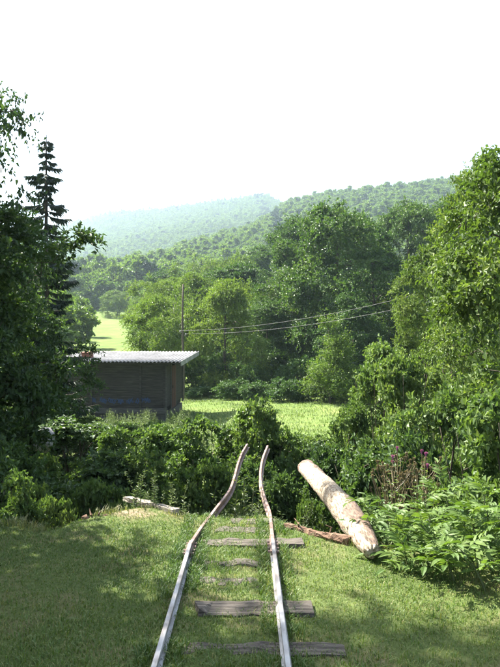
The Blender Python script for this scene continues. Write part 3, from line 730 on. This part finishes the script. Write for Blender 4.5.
mid = [('dark1', 336, 46, 204, 125, .2, 'tallest dark rounded tree at the far edge of the meadow'),
       ('dark2', 287, 50, 238, 80, 1.4, 'dark tree just left of the tallest meadow tree'),
       ('dark2', 376, 50, 226, 95, 2.9, 'dark tree just right of the tallest meadow tree'),
       ('dark1', 408, 62, 200, 95, 4.0, 'tall tree behind the right-hand dark meadow trees'),
       ('dark1', 300, 64, 215, 80, 5.2, 'tall tree rising behind the left of the dark group'),
       ('dark2', 430, 42, 255, 80, 5.9, 'dark tree near the wires behind the right-hand trees'),
       ('dark2', 352, 42, 290, 70, .9, 'low dark tree under the tallest meadow tree'),
       ('dark1', 268, 47, 300, 65, 3.3, 'low dark tree between the pale and the dark meadow trees'),
       ('pale1', 163, 42, 290, 88, .6, 'pale green tree directly behind the hut roof'),
       ('pale2', 225, 43, 278, 85, 2.2, 'pale green tree in the middle of the meadow edge'),
       ('pale1', 258, 52, 280, 70, 3.8, 'pale green tree beside the dark group'),
       ('pale2', 196, 56, 272, 70, 4.4, 'pale tree behind the utility pole'),
       ('cone', 330, 34.5, 312, 62, 1.1, 'pointed young tree standing in front of the dark group'),
       ('pale1', 238, 78, 252, 75, 1.7, 'hazy pale tree above the meadow-edge row'),
       ('pale2', 150, 70, 292, 44, 2.5, 'tree at the right side of the sloping meadow'),
       ('dark2', 258, 92, 245, 60, .1, 'hazy dark tree above the pale meadow trees'),
       ('pale1', 205, 98, 255, 70, 3.1, 'round hazy tree on the lower slope behind the pole'),
       ('dark1', 170, 105, 268, 60, 5.5, 'dark tree on the lower slope above the hut'),
       ('pale2', 38, 62, 290, 50, 4.7, 'tree at the left side of the sloping meadow'),
       ('dark2', 70, 120, 292, 26, 1.2, 'small dark tree at the upper left of the sloping meadow'),
       ('pale1', 118, 150, 288, 40, .5, 'round tree at the top of the sloping meadow'),
       ('dark1', 455, 70, 195, 110, 2.2, 'tall tree on the slope behind the right-hand trees'),
       ('dark1', 360, 78, 215, 80, 1.0, 'tall hazy tree behind the dark meadow group'),
       ('pale2', 20, 45, 300, 90, 3.0, 'pale tree behind the left trees and hut'),
       ('pale1', 480, 40, 270, 100, 3.9, 'pale tree behind the right-hand trees')]
for pn, u, Y, vt, wp, rz, lab in mid:
    stand('pointed_tree' if pn == 'cone' else 'broadleaf_tree', PT[pn], u, Y, vt, wp, rz, lab, 'tree', 'trees along the meadow')

rs_ = np.random.RandomState(46); cand = []
for Yb in np.arange(54, 116, 8.0):
    for u_ in np.arange(172, 520, 430. * 6.5 / Yb * .9):
        cand.append((u_ + rs_.uniform(-18, 18), Yb + rs_.uniform(-3, 3)))
for u_, Y_ in cand:
    pn = ['dark1', 'dark2', 'pale1', 'pale2', 'pale1', 'pale2'][rs_.randint(6)]; hgt = rs_.uniform(6, 9) if 'dark' in pn else rs_.uniform(5, 8)
    x_, y_, z_ = ground_at(u_, Y_); vt_ = 335 - (z_ + hgt - EYE) / Y_ * FPX
    stand('broadleaf_tree', PT[pn], u_, Y_, vt_, rs_.uniform(6, 8.5) * FPX / Y_, rs_.uniform(0, 6.28), ('dark' if 'dark' in pn else 'pale') + ' broadleaf tree on the wooded slope just behind the meadow trees', 'tree', 'trees on the slope behind the meadow, ' + pn[:4])
PT['under'] = (*tree_meshes(16, 2.2, 1.7, .0, 110, 8, 9, .55, .16, .10, M['mid'], 'bush', .15, stems=5, tip=.006, rough=.35), 2.4, 2.0)
for q, (u, Y, vt, wp, lab) in enumerate([(200, 39, 385, 45, 'low bush under the pale trees right of the hut'), (232, 38, 378, 50, 'low bush under the middle pale tree'), (262, 37, 380, 48, 'low bush where pale and dark trees meet'),
        (290, 36.5, 376, 50, 'low bush left of the pointed young tree'), (316, 36, 384, 40, 'low bush at the foot of the pointed tree'), (345, 36, 372, 50, 'low bush right of the pointed tree'), (372, 36, 368, 50, 'low bush at the right end of the meadow'),
        (400, 35, 360, 60, 'low bush behind the tall light shrub'), (247, 41, 360, 50, 'taller bush behind the middle of the meadow edge'), (305, 41, 355, 60, 'taller dark bush behind the pointed tree'), (212, 44, 350, 60, 'tall bush beneath the pale tree nearest the pole'), (236, 46, 345, 65, 'tall bush beneath the middle pale trees'),
        (276, 45, 345, 60, 'tall bush under the left of the dark group'), (362, 42, 345, 70, 'tall bush under the right of the dark group'), (186, 43, 362, 50, 'bush just right of the hut roof'), (330, 45, 340, 70, 'tall bush deep under the tallest dark tree')]):
    stand('low_bush', PT['under'], u, Y, vt, wp, q * 1.3, lab, 'bush', 'bushes along the meadow edge', ('stems', 'foliage'))

# ------------------------------------------------------------------ hillside wood
def hill_proto(seed, H_, R_, prof, mat):
    rng = np.random.RandomState(seed); C, outw = crown_centres(rng, 64, H_, R_, H_ * .15, prof, (0, 0), .25, .45, 5, .36); g = Geo()
    cluster_leaves(g, C, rng, 6, 7, 1.2, .72, .5, outw, .2, upw=.7)
    nleaf = sum(len(t_) for t_ in g.T); gt = Geo(); gt.tube([(0, 0, -1.5), (0, 0, H_ * .4), (.1, 0, H_ * .8)], [.22, .16, .05], 6)
    V = np.concatenate(g.V + gt.V); T = np.concatenate(g.T); n0 = g.n; Q = np.concatenate(gt.Q) + n0; T2 = np.concatenate(gt.T) + n0
    mi = np.concatenate([np.zeros(len(T)), np.ones(len(Q)), np.ones(len(T2))])
    return mesh('hill_tree', V, [T, Q, T2], [mat, M['bark']], np.concatenate(g.var + gt.var), False, mi)
M['hill_dark'] = leaf_mat('needle_hill_conifer', (.018, .042, .022), (.030, .058, .026), (.05, .08, .03), .2, .6)
HP = [hill_proto(41, 11, 3.4, 'round', M['hill']), hill_proto(42, 12, 3.0, 'tall', M['hill']), hill_proto(43, 9, 3.6, 'round', M['hill']), hill_proto(44, 13, 2.3, 'cone', M['hill_dark'])]
rf = np.random.RandomState(77); pts = []
yy = 62.0
while yy < 1130:
    sp = 4.9 if yy < 560 else 6.0
    xs = np.arange(-.55 * yy, .55 * yy, sp)
    for x in xs:
        X = x + rf.uniform(-.45, .45) * sp; Yv = yy + rf.uniform(-.45, .45) * sp; t_ = X / Yv
        if abs(t_) > .50: continue
        if Yv < 165:
            if -.275 < t_ < -.175: continue
            if Yv < 110 and t_ > -.175: continue
            if rf.uniform() < .35: continue
        if 600 < Yv < 720 and t_ > -.05: continue
        if Yv > 640 and t_ > .07: continue
        # thinner wood in places
        if fbm(np.array([X]), np.array([Yv]), .02, 5, 2)[0] > .95 and rf.uniform() < .6: continue
        pts.append((X, Yv, t_))
    yy += sp
pts = np.array(pts); pz = H(pts[:, 0], pts[:, 1])
cut = np.abs(pts[:, 2] - .036 - .00004 * (500 - pts[:, 1])) < .007
kind = rf.choice(4, len(pts), p=[.37, .32, .28, .03]); kind[cut & (rf.uniform(size=len(pts)) < .65)] = 3
scl = rf.uniform(.7, 1.2, len(pts)); scl[(pts[:, 1] < 170)] *= .8; rotz = rf.uniform(0, 6.28, len(pts))
scl *= 1 + .15 * fbm(pts[:, 0], pts[:, 1], .03, 12, 2)
# the 300 that show largest: nearest within the frame
inside = np.abs(pts[:, 2]) < .39
order = np.argsort(np.where(inside, pts[:, 1], 1e9)); big = order[:150]; isbig = np.zeros(len(pts), bool); isbig[big] = True
HN = ['broadleaf_tree', 'broadleaf_tree', 'broadleaf_tree', 'conifer_tree']
HLAB = ['round-crowned tree in the wood on the lower hillside', 'tall slender-crowned tree in the wood on the lower hillside', 'low wide-crowned tree in the wood on the lower hillside', 'dark conifer in the wood on the lower hillside']
proto_obj = [None] * 4
for i_ in big:
    k_ = kind[i_]; o = link(HN[k_], HP[k_], loc=(pts[i_, 0], pts[i_, 1], pz[i_] - .3), rot=(0, 0, rotz[i_]), scale=(scl[i_],) * 3)
    tag(o, HLAB[k_], 'tree', 'hillside wood, ' + ['round trees', 'slender trees', 'wide trees', 'conifers'][k_])
    if proto_obj[k_] is None: proto_obj[k_] = o
def forest(sel, name, label):
    idx = np.where(sel)[0]
    me = bpy.data.meshes.new(name); me.vertices.add(len(idx))
    me.vertices.foreach_set('co', np.stack([pts[idx, 0], pts[idx, 1], pz[idx] - .3], 1).astype(np.float32).ravel())
    for an, val in (('scl', scl[idx]), ('rotz', rotz[idx])):
        a = me.attributes.new(an, 'FLOAT', 'POINT'); a.data.foreach_set('value', val.astype(np.float32))
    a = me.attributes.new('kind', 'INT', 'POINT'); a.data.foreach_set('value', kind[idx].astype(np.int32))
    me.update()
    o = link(name, me); tag(o, label, 'wood', kind='stuff')
    ng = bpy.data.node_groups.new(name, 'GeometryNodeTree')
    ng.interface.new_socket('Geometry', in_out='INPUT', socket_type='NodeSocketGeometry'); ng.interface.new_socket('Geometry', in_out='OUTPUT', socket_type='NodeSocketGeometry')
    n, l = ng.nodes, ng.links; gi = n.new('NodeGroupInput'); go = n.new('NodeGroupOutput'); jn = n.new('GeometryNodeJoinGeometry')
    def attr(nm, ty):
        q = n.new('GeometryNodeInputNamedAttribute'); q.data_type = ty; q.inputs[0].default_value = nm; return q.outputs[0]
    ka, sa, ra = attr('kind', 'INT'), attr('scl', 'FLOAT'), attr('rotz', 'FLOAT')
    cx = n.new('ShaderNodeCombineXYZ'); l.new(ra, cx.inputs[2])
    for k_ in range(4):
        ob = n.new('GeometryNodeObjectInfo'); ob.transform_space = 'ORIGINAL'; ob.inputs[0].default_value = proto_obj[k_]
        cp = n.new('FunctionNodeCompare'); cp.data_type = 'INT'; cp.operation = 'EQUAL'; l.new(ka, cp.inputs[2]); cp.inputs[3].default_value = k_
        ip = n.new('GeometryNodeInstanceOnPoints'); l.new(gi.outputs[0], ip.inputs['Points']); l.new(cp.outputs[0], ip.inputs['Selection'])
        l.new(ob.outputs['Geometry'], ip.inputs['Instance']); l.new(cx.outputs[0], ip.inputs['Rotation']); l.new(sa, ip.inputs['Scale'])
        l.new(ip.outputs[0], jn.inputs[0])
    l.new(jn.outputs[0], go.inputs[0])
    md = o.modifiers.new('wood', 'NODES'); md.node_group = ng
forest(~isbig, 'hillside_wood', 'hazy mixed wood covering the hills to the skyline')

# ------------------------------------------------------------------ shrubs and brambles in the gully
ST = ('stems', 'foliage')
PT['bramble1'] = (*tree_meshes(51, 1.7, .90, .0, 130, 9, 10, .27, .090, .068, M['bramble'], 'bush', .2, stems=6, tip=.004, rough=.4, lob=.4), 1.85, 1.1)
PT['bramble2'] = (*tree_meshes(52, 1.5, .95, .0, 130, 9, 10, .27, .090, .068, M['bramble'], 'bush', .25, stems=6, tip=.004, rough=.45, lob=.4), 1.65, 1.15)
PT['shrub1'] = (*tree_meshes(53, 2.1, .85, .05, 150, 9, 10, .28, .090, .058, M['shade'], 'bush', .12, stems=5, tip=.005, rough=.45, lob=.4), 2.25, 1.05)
PT['shrub2'] = (*tree_meshes(54, 3.0, .9, .05, 170, 9, 10, .32, .10, .062, M['bramble'], 'tall', .08, stems=5, tip=.005, rough=.5, lob=.42), 3.2, 1.1)
PT['vine'] = (*tree_meshes(55, 2.2, .75, .05, 140, 9, 10, .26, .085, .068, M['bramble'], 'tall', .15, stems=4, tip=.004, rough=.45, lob=.42), 2.35, .95)
shr = [('bramble1', 205, 11.6, 415, 110, 0, 'big bramble mound left of the bent rails'),
       ('bramble2', 162, 12.6, 423, 100, 1, 'bramble mound in front of the hut corner'),
       ('bramble1', 150, 10.4, 445, 95, 2, 'bramble mound lower left of the big bramble'),
       ('bramble2', 205, 9.6, 458, 90, 3, 'low bramble just beyond the sunlit bank'),
       ('vine', 264, 11.5, 394, 82, 4, 'vine-covered bush rising behind the rail tips'),
       ('vine', 243, 12.5, 414, 75, 5, 'lower vine-covered bush left of the rail tips'),
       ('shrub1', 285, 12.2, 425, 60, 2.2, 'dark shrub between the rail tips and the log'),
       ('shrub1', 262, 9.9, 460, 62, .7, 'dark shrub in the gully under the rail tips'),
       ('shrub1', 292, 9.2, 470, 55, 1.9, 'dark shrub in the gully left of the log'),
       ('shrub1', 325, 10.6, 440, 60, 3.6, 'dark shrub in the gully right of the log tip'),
       ('shrub2', 345, 12.0, 398, 55, 1.0, 'upright shrub right of the meadow gap'),
       ('shrub2', 375, 12.5, 362, 70, 2.0, 'tall light shrub in front of the right-hand trees'),
       ('shrub2', 408, 11.5, 352, 80, 3.0, 'tall shrub right of the light shrub'),
       ('shrub1', 360, 9.4, 432, 75, 4.2, 'bushy shrub behind the thistles'),
       ('shrub1', 395, 8.2, 428, 95, 5.2, 'broad shrub right behind the thistles'),
       ('shrub2', 440, 9.0, 378, 105, .3, 'tall leafy shrub under the upper right tree'),
       ('shrub2', 478, 7.0, 398, 130, 1.3, 'large bright shrub at the right edge'),
       ('shrub2', 520, 6.0, 385, 150, 2.6, 'shrub cut by the right edge above the elder plants'),
       ('shrub2', 580, 5.6, 380, 150, .7, 'leafy shrub outside the right edge'),
       ('shrub1', 640, 5.4, 400, 150, 1.7, 'low shrub well outside the right edge'),
       ('bramble1', 345, 7.6, 492, 70, 2.9, 'bramble in the gully right of the log'),
       ('shrub1', 2, 8.0, 440, 90, .2, 'dark shrub at the left edge above the shaded lawn'),
       ('shrub1', -40, 7.0, 380, 110, 1.2, 'dark shrub mostly cut by the left edge'),
       ('shrub1', 50, 9.4, 466, 90, 2.3, 'dark shrub in front of the pale boulder'),
       ('bramble2', 28, 6.9, 478, 70, 3.3, 'dark bramble on the shaded bank at left'),
       ('shrub1', 100, 10.6, 445, 85, 4.4, 'shaded shrub below the hut wall'),
       ('bramble2', 95, 8.6, 478, 85, 5.0, 'shaded bramble in the gully at left'),
       ('bramble1', 140, 8.2, 487, 75, .9, 'shaded bramble just under the bank edge'),
       ('shrub1', 5, 15.5, 385, 110, 1.8, 'dark shrub left of the boulder'),
       ('shrub1', 75, 14.5, 414, 80, 2.7, 'shrub to the right behind the boulder'),
       ('bramble2', 42, 11.6, 452, 60, 2.9, 'bramble right under the pale boulder'),
       ('bramble1', 235, 8.4, 486, 45, 4.9, 'small bramble between the rails in the gully'),
       ('bramble2', 310, 7.4, 498, 50, 5.6, 'low bramble left of the log in the gully'),
       ('bramble2', 120, 13.2, 426, 80, 5.3, 'bramble close below the hut front'),
       ('shrub2', 395, 15.5, 340, 75, 4.0, 'shrub showing between the right-hand trees and the meadow'),
       ('bramble1', 95, 19.0, 415, 60, .4, 'bramble close under the left of the hut front'),
       ('bramble2', 128, 18.0, 421, 60, 1.4, 'bramble close under the middle of the hut front'), ('bramble1', 155, 17.0, 419, 50, 2.4, 'bramble close under the hut corner'), ('bramble2', 182, 16.0, 424, 48, 3.4, 'bramble on the meadow edge right of the hut corner'),
       ('bramble1', 12, 6.1, 466, 75, 3.7, 'dark bramble spilling onto the lawn at the left edge'), ('bramble2', 52, 6.3, 492, 50, 5.7, 'low dark bramble on the lip of the shaded bank'),
       ('bramble2', 315, 15.0, 432, 70, 1.5, 'low bramble along the near edge of the meadow')]
for pn, u, Y, vt, wp, rz, lab in shr:
    bush = 'bramble' if 'bramble' in pn else 'vine_bush' if pn == 'vine' else 'shrub'
    stand(bush, PT[pn], u, Y, vt, wp * 1.12, rz, lab, bush.replace('_', ' '), 'shrubs and brambles in the gully', ST, .05)

# ------------------------------------------------------------------ herbs
def weed_mesh(seed, h, mat, nl=46, ll=.10, lw=.028, up=.55):
    rng = np.random.RandomState(seed); gl, gs = Geo(), Geo()
    for s_ in range(4):
        b0 = rng.normal(0, .05, 2); tp = b0 + rng.normal(0, .14, 2); hh = h * rng.uniform(.65, 1)
        pts_ = np.array([(b0[0], b0[1], -.05), ((b0[0] * .7 + tp[0] * .3), (b0[1] * .7 + tp[1] * .3), hh * .55), (tp[0], tp[1], hh)])
        gs.tube(pts_, [.006, .005, .002], 4, False)
        f = np.sort(rng.uniform(.1, 1, nl)); P = np.stack([np.interp(f, [0, .55, 1], pts_[:, k_]) for k_ in range(3)], 1)
        a = np.arange(nl) * 2.4 + rng.uniform(0, 6); D = np.stack([np.cos(a), np.sin(a), np.full(nl, up) + rng.normal(0, .25, nl)], 1); N = np.tile([0, 0, 1.], (nl, 1)) + rng.normal(0, .3, (nl, 3))
        L = ll * (1.15 - .75 * f) * rng.uniform(.7, 1.2, nl); leaves(gl, P, D, N, L, L * lw / ll, np.clip(.35 + .4 * f + rng.normal(0, .12, nl), 0, 1), .2)
    return gs.mesh('stem', M['twig'], True, False), gl.mesh('foliage', mat), h, .2
WD = [weed_mesh(s_, 1.0, M['weed']) for s_ in (61, 62, 63)]
rw = np.random.RandomState(64)
def weed(u, Y, h, lab, grp, zoff=0.0):
    tm, cm, PH, _ = WD[rw.randint(3)]; x, y, z = ground_at(u, Y); s_ = h / PH
    plant('tall_weed', tm, cm, (x, y, z - .02 + zoff), rw.uniform(0, 6.28), (s_ * 1.1, s_ * 1.1, s_), lab, 'weed', grp, ('stem', 'foliage'))
for q in range(120):
    u_, Y_ = rw.uniform(70, 212), rw.uniform(15, 26); zt_ = EYE - (rw.uniform(413, 436) - 335) / FPX * Y_
    weed(u_, Y_, float(np.clip(zt_ - ground_at(u_, Y_)[2], .35, 1.5)), 'tall green weed in the thicket before the hut', 'weeds before the hut')
for q in range(26): weed(rw.uniform(185, 250), rw.uniform(14, 21), rw.uniform(.5, .95), 'pale weed at the near edge of the meadow', 'weeds at the meadow edge')
def weed_to(u, Y, v, lab, grp): weed(u, Y, EYE - (v - 335) / FPX * Y - ground_at(u, Y)[2], lab, grp)
for q in range(70): weed_to(rw.uniform(80, 190), rw.uniform(21.5, 26.2), rw.uniform(403, 417), 'tall green weed hiding the foot of the hut', 'weeds at the foot of the hut')
for q in range(9): weed_to(rw.uniform(233, 257), rw.uniform(6.5, 7.4), rw.uniform(470, 496), 'feathery green weed growing up between the bent rails', 'weeds between the bent rails')
for q in range(8): weed_to(rw.uniform(272, 302), rw.uniform(6.3, 7.2), rw.uniform(488, 508), 'leafy weed on the bank between right rail and log', 'weeds by the log')
for q in range(10): weed(rw.uniform(128, 205), rw.uniform(5.9, 6.3), rw.uniform(.3, .5), 'small weed on the lip of the sunlit bank', 'weeds on the bank lip')

# elder-like plants at right: every compound leaf is a piece of its own
def compound_leaf(seed, L):
    rng = np.random.RandomState(seed); g = Geo(); n = 4; t_ = np.linspace(0, 1, 7)
    arc = np.stack([t_ * L, 0 * t_, .18 * L * np.sin(t_ * 2.2) - .30 * L * t_ ** 2], 1); g.tube(arc, np.linspace(.003, .0012, 7), 3, False, .5)
    P, D, LL = [], [], []
    for i_ in range(n):
        f = .28 + .62 * i_ / n; c = np.array([np.interp(f, t_, arc[:, k_]) for k_ in range(3)])
        for s_ in (-1, 1): P.append(c); D.append((.55, s_ * .9, -.12 + rng.normal(0, .1))); LL.append(L * .44 * (1 - .25 * abs(i_ - 1.3) / 2))
    P.append(arc[-1]); D.append((1, 0, -.5)); LL.append(L * .46)
    LL = np.array(LL); leaves(g, np.array(P), np.array(D), np.tile([0, 0, 1.], (len(P), 1)) + rng.normal(0, .15, (len(P), 3)), LL, LL * .34, np.clip(rng.normal(.5, .12, len(P)), 0, 1), .18, True)
    return g.mesh('leaf', M['elder'])
CL = [compound_leaf(s_, .26) for s_ in (71, 72, 73, 74)]
def stem_mesh(h, lean):
    g = Geo(); f = np.linspace(0, 1, 6); P = np.stack([lean[0] * f ** 1.6, lean[1] * f ** 1.6, -.05 + h * f], 1); g.tube(P, np.linspace(.010, .004, 6), 5, False); return g.mesh('stem', M['twig'], True, False), P
re_ = np.random.RandomState(75)
def elder(u, Y, vtop, lab):
    x, y, z = ground_at(u, Y); h = EYE - (vtop - 335) / FPX * Y - z; lean = re_.normal(0, .12, 2); lean[0] -= .08
    r_ = link('elder_plant', None, loc=(x, y, z)); sm_, P = stem_mesh(h * .9, lean); link('stem', sm_, r_)
    nl = int(np.clip(h * 24, 10, 30)); a = re_.uniform(0, 6.28)
    for q in range(nl):
        f = .22 + .78 * (q + .5) / nl; c = [np.interp(f, np.linspace(0, 1, 6), P[:, k_]) for k_ in range(3)]; a += 2.4 + re_.normal(0, .3)
        s_ = re_.uniform(.75, 1.15) * (1.1 - .3 * f)
        link('leaf', CL[re_.randint(4)], r_, loc=c, rot=(re_.normal(0, .15), re_.uniform(-.75, .1) - .25 * f, a), scale=(s_,) * 3)
    return tag(r_, lab, 'plant', 'elder-like plants on the right bank')
els = [(386, 5.2, 512, 'elder-like plant nearest the butt of the log'), (398, 5.35, 496, 'elder-like plant arching over the log butt'), (412, 5.0, 508, 'elder-like plant in front of the thistles'),
       (416, 4.75, 512, 'elder-like plant right of the thistles, low front'), (430, 5.1, 498, 'elder-like plant in the middle of the right bank'), (446, 4.6, 510, 'elder-like plant leaning to the lawn at right'),
       (462, 4.9, 492, 'elder-like plant below the bright right shrub'), (478, 4.5, 500, 'elder-like plant near the lower right shrub edge'), (492, 4.7, 482, 'elder-like plant at the right picture edge'),
       (505, 4.4, 500, 'elder-like plant cut by the right picture edge'), (410, 5.5, 480, 'tall elder-like plant behind the front row'), (448, 5.5, 470, 'tall elder-like plant under the large shrub'), (392, 5.8, 508, 'elder-like plant at the gully side of the log'),
       (470, 5.4, 462, 'tallest elder-like plant against the bright shrub')]
els += [(408, 4.6, 540, 'low elder-like plant at the lawn edge, left of its row'), (425, 4.4, 535, 'low elder-like plant at the lawn edge, middle of its row'),
        (455, 4.3, 530, 'low elder-like plant at the lawn edge, right of its row'), (486, 4.15, 535, 'low elder-like plant at the right end of the lawn edge'), (438, 4.85, 490, 'upright elder-like plant behind the lawn-edge row'), (484, 5.1, 468, 'upright elder-like plant before the bright right shrub')]
for e in els: elder(*e)

# thistles
def thistle(u, Y, vtop, lab, flower=True):
    x, y, z = ground_at(u, Y); h = EYE - (vtop - 335) / FPX * Y - z; r_ = link('thistle', None, loc=(x, y, z))
    gs, gl = Geo(), Geo(); heads = []; lean = re_.normal(0, .10, 2)
    f = np.linspace(0, 1, 6); P = np.stack([lean[0] * f, lean[1] * f, -.05 + (h - .03) * f], 1); gs.tube(P, np.linspace(.009, .004, 6), 5, False); heads.append(P[-1])
    for b in range(5):
        fb = re_.uniform(.5, .9); c = np.array([np.interp(fb, f, P[:, k_]) for k_ in range(3)]); a = re_.uniform(0, 6.28); e = c + np.array([.16 * math.cos(a), .16 * math.sin(a), (h * (1.0 - fb)) * re_.uniform(.6, .95)])
        gs.tube([c, (c + e) / 2 + (0, 0, -.02), e], [.005, .004, .003], 4, False); heads.append(e)
    nl = 60; ff = re_.uniform(.08, .95, nl); Pl = np.stack([np.interp(ff, f, P[:, k_]) for k_ in range(3)], 1); a = re_.uniform(0, 6.28, nl)
    leaves(gl, Pl, np.stack([np.cos(a), np.sin(a), re_.normal(.3, .3, nl)], 1), np.tile([0, 0, 1.], (nl, 1)), .11 * (1.1 - .7 * ff), .02, re_.uniform(.2, .9, nl), .4)
    link('stem', gs.mesh('stem', M['dry'], True, True), r_); link('foliage', gl.mesh('foliage', M['weed']), r_)
    for i_, e in enumerate(heads):
        gf = Geo(); n = 26; d = unit(re_.normal(size=(n, 3)) * (1, 1, .5) + (0, 0, .9)); leaves(gf, np.tile(e, (n, 1)), d, unit(re_.normal(size=(n, 3))), .024, .007, re_.uniform(.2, .9, n), .1)
        gf.tube([e - (0, 0, .03), e - (0, 0, .005), e + (0, 0, .015)], [.004, .010, .007], 6, var=.3)
        link('flower_head', gf.mesh('flower_head', M['purple' if i_ == 0 and flower else 'dry']), r_)
    return tag(r_, lab, 'thistle', 'thistles on the right bank')
for u, Y, vt, lab in ((384, 6.2, 452, 'thistle with purple heads, leftmost of its clump'), (394, 6.0, 448, 'thistle with purple heads right beside the leftmost thistle'), (404, 6.3, 440, 'tall thistle in the middle of the clump'), (413, 6.0, 446, 'brown-stalked thistle right of the tallest'),
                      (421, 6.2, 455, 'half dried thistle near the right end of the clump'), (430, 6.4, 444, 'thistle at the right end of the clump')):
    thistle(u, Y, vt, lab)
for u, Y, vt in ((388, 6.4, 462), (399, 6.1, 455), (408, 5.9, 458), (417, 6.4, 450), (425, 6.0, 460), (411, 6.5, 448), (402, 6.6, 452)): thistle(u, Y, vt, 'dried brown stalk standing among the thistles', False)

# ------------------------------------------------------------------ grass
def grass(name, label, n, xr, yr, hmin, hmax, wd, mat, seed, dens, dpow=1.0, wide=.5):
    rng = np.random.RandomState(seed)
    yv = yr[0] + (yr[1] - yr[0]) * rng.uniform(0, 1, n) ** dpow; lim = np.minimum(xr, 0.45 * yv + wide); xv = rng.uniform(-1, 1, n) * lim
    keep = dens(xv, yv, rng); xv, yv = xv[keep], yv[keep]; n = len(xv); zv = H(xv, yv)
    tall = np.clip(fbm(xv, yv, 2.2, 31, 3) * .5 + .5, .1, 1.3)
    h = rng.uniform(hmin, hmax, n) * (.55 + .6 * tall); a = rng.uniform(0, 6.28, n); ln = rng.uniform(.25, 1.1, n) * h
    P = np.stack([xv, yv, zv - .004], 1); d = np.stack([np.cos(a), np.sin(a), 0 * a], 1); sd = np.stack([-np.sin(a), np.cos(a), 0 * a], 1) * (wd * rng.uniform(.6, 1.3, n))[:, None]
    mid_ = P + d * (ln * .35)[:, None] + np.stack([0 * h, 0 * h, h * .65], 1); tip = P + d * ln[:, None] + np.stack([0 * h, 0 * h, h * rng.uniform(.75, 1, n)], 1)
    V = np.stack([P - sd, P + sd, mid_ + sd * .8, mid_ - sd * .8, tip], 1).reshape(-1, 3); b = (np.arange(n) * 5)[:, None]
    Q = b + np.array([[0, 1, 2, 3]]); T = b + np.array([[3, 2, 4]])
    patch = fbm(xv, yv, 1.5, 33, 3)
    var = np.clip(.40 + .24 * patch + rng.normal(0, .13, n) + (rng.uniform(size=n) < .07) * .45, 0, 1)
    me = mesh(name, V, [Q, T], [mat], np.repeat(var, 5)); return tag(link(name, me), label, 'grass', kind='stuff')
def lawn_d(x, y, rng):
    d = y - bank_edge(x); p = fbm(x, y, 1.3, 35, 4); keep = rng.uniform(size=len(x)) < np.clip(1.1 - 1.5 * np.clip(p - .25, 0, 1) * 1.3, .10, 1)
    keep &= (d < .12) & ~((d > -.25) & (rng.uniform(size=len(x)) < .55)); bare = ((x + 1.0) / .5) ** 2 + ((y - 5.72) / .2) ** 2
    keep &= ~((bare < 1) & (rng.uniform(size=len(x)) < .5))
    return keep
grass('lawn_grass', 'short green grass of the lawn around the track', 270000, 4.6, (1.2, 6.6), .016, .042, .0022, M['grass'], 81, lawn_d, .85, 1.9)
def rail_d(x, y, rng):
    k_ = np.zeros(len(x), bool)
    for ja, x0 in ((jl, LX - .02), (jr, RX + .012)):
        xr_ = x0 + (ja[0] - x0) * np.clip((y + 1) / (ja[1] + 1), 0, 1.1); k_ |= (np.abs(x - xr_) > .03) & (np.abs(x - xr_) < .12)
    k_ |= (rng.uniform(size=len(x)) < .05)
    return k_ & (y < bank_edge(x) + .05) & (fbm(x, y, 3.0, 36, 3) > -.3)
def lip_d(x, y, rng):
    d = y - bank_edge(x); return (d > -.22) & (d < .3) & (fbm(x, y, 3.2, 39, 3) > .15 + .3 * (np.abs(x + .1) < .45)) & (rng.uniform(size=len(x)) < .6)
grass('bank_grass', 'longer dry grass hanging over the edge of the bank', 60000, 3.0, (4.3, 6.6), .03, .11, .0026, M['drygrass'], 85, lip_d, 1.0)
grass('rank_grass', 'longer grass growing along the rails and sleepers', 60000, 1.2, (2.6, 6.2), .03, .075, .0024, M['grass'], 82, rail_d, .9)
def mead_d(x, y, rng): return (y < 44)
grass('meadow_grass', 'pale grass of the sunlit meadow across the gully', 60000, 14, (15, 44), .05, .16, .010, M['meadow'], 83, mead_d, .8)
def gul_d(x, y, rng): return (y > bank_edge(x) + .2)
grass('gully_grass', 'rough grass and ground cover in the gully', 12000, 6, (5, 16), .10, .30, .007, M['shade'], 84, gul_d, .9)

# ------------------------------------------------------------------ haze
g = Geo(); g.box((0, 950, 150), (3600, 2200, 312))
hm, n, l, out = newmat('haze'); vol = n.new('ShaderNodeVolumePrincipled'); vol.inputs['Color'].default_value = (.70, .87, 1.0, 1); vol.inputs['Density'].default_value = HAZE; vol.inputs['Anisotropy'].default_value = .55
l.new(vol.outputs[0], out.inputs['Volume'])
tag(link('haze', g.mesh('haze', hm)), 'thin bluish summer haze hanging over the valley', 'haze', kind='stuff')
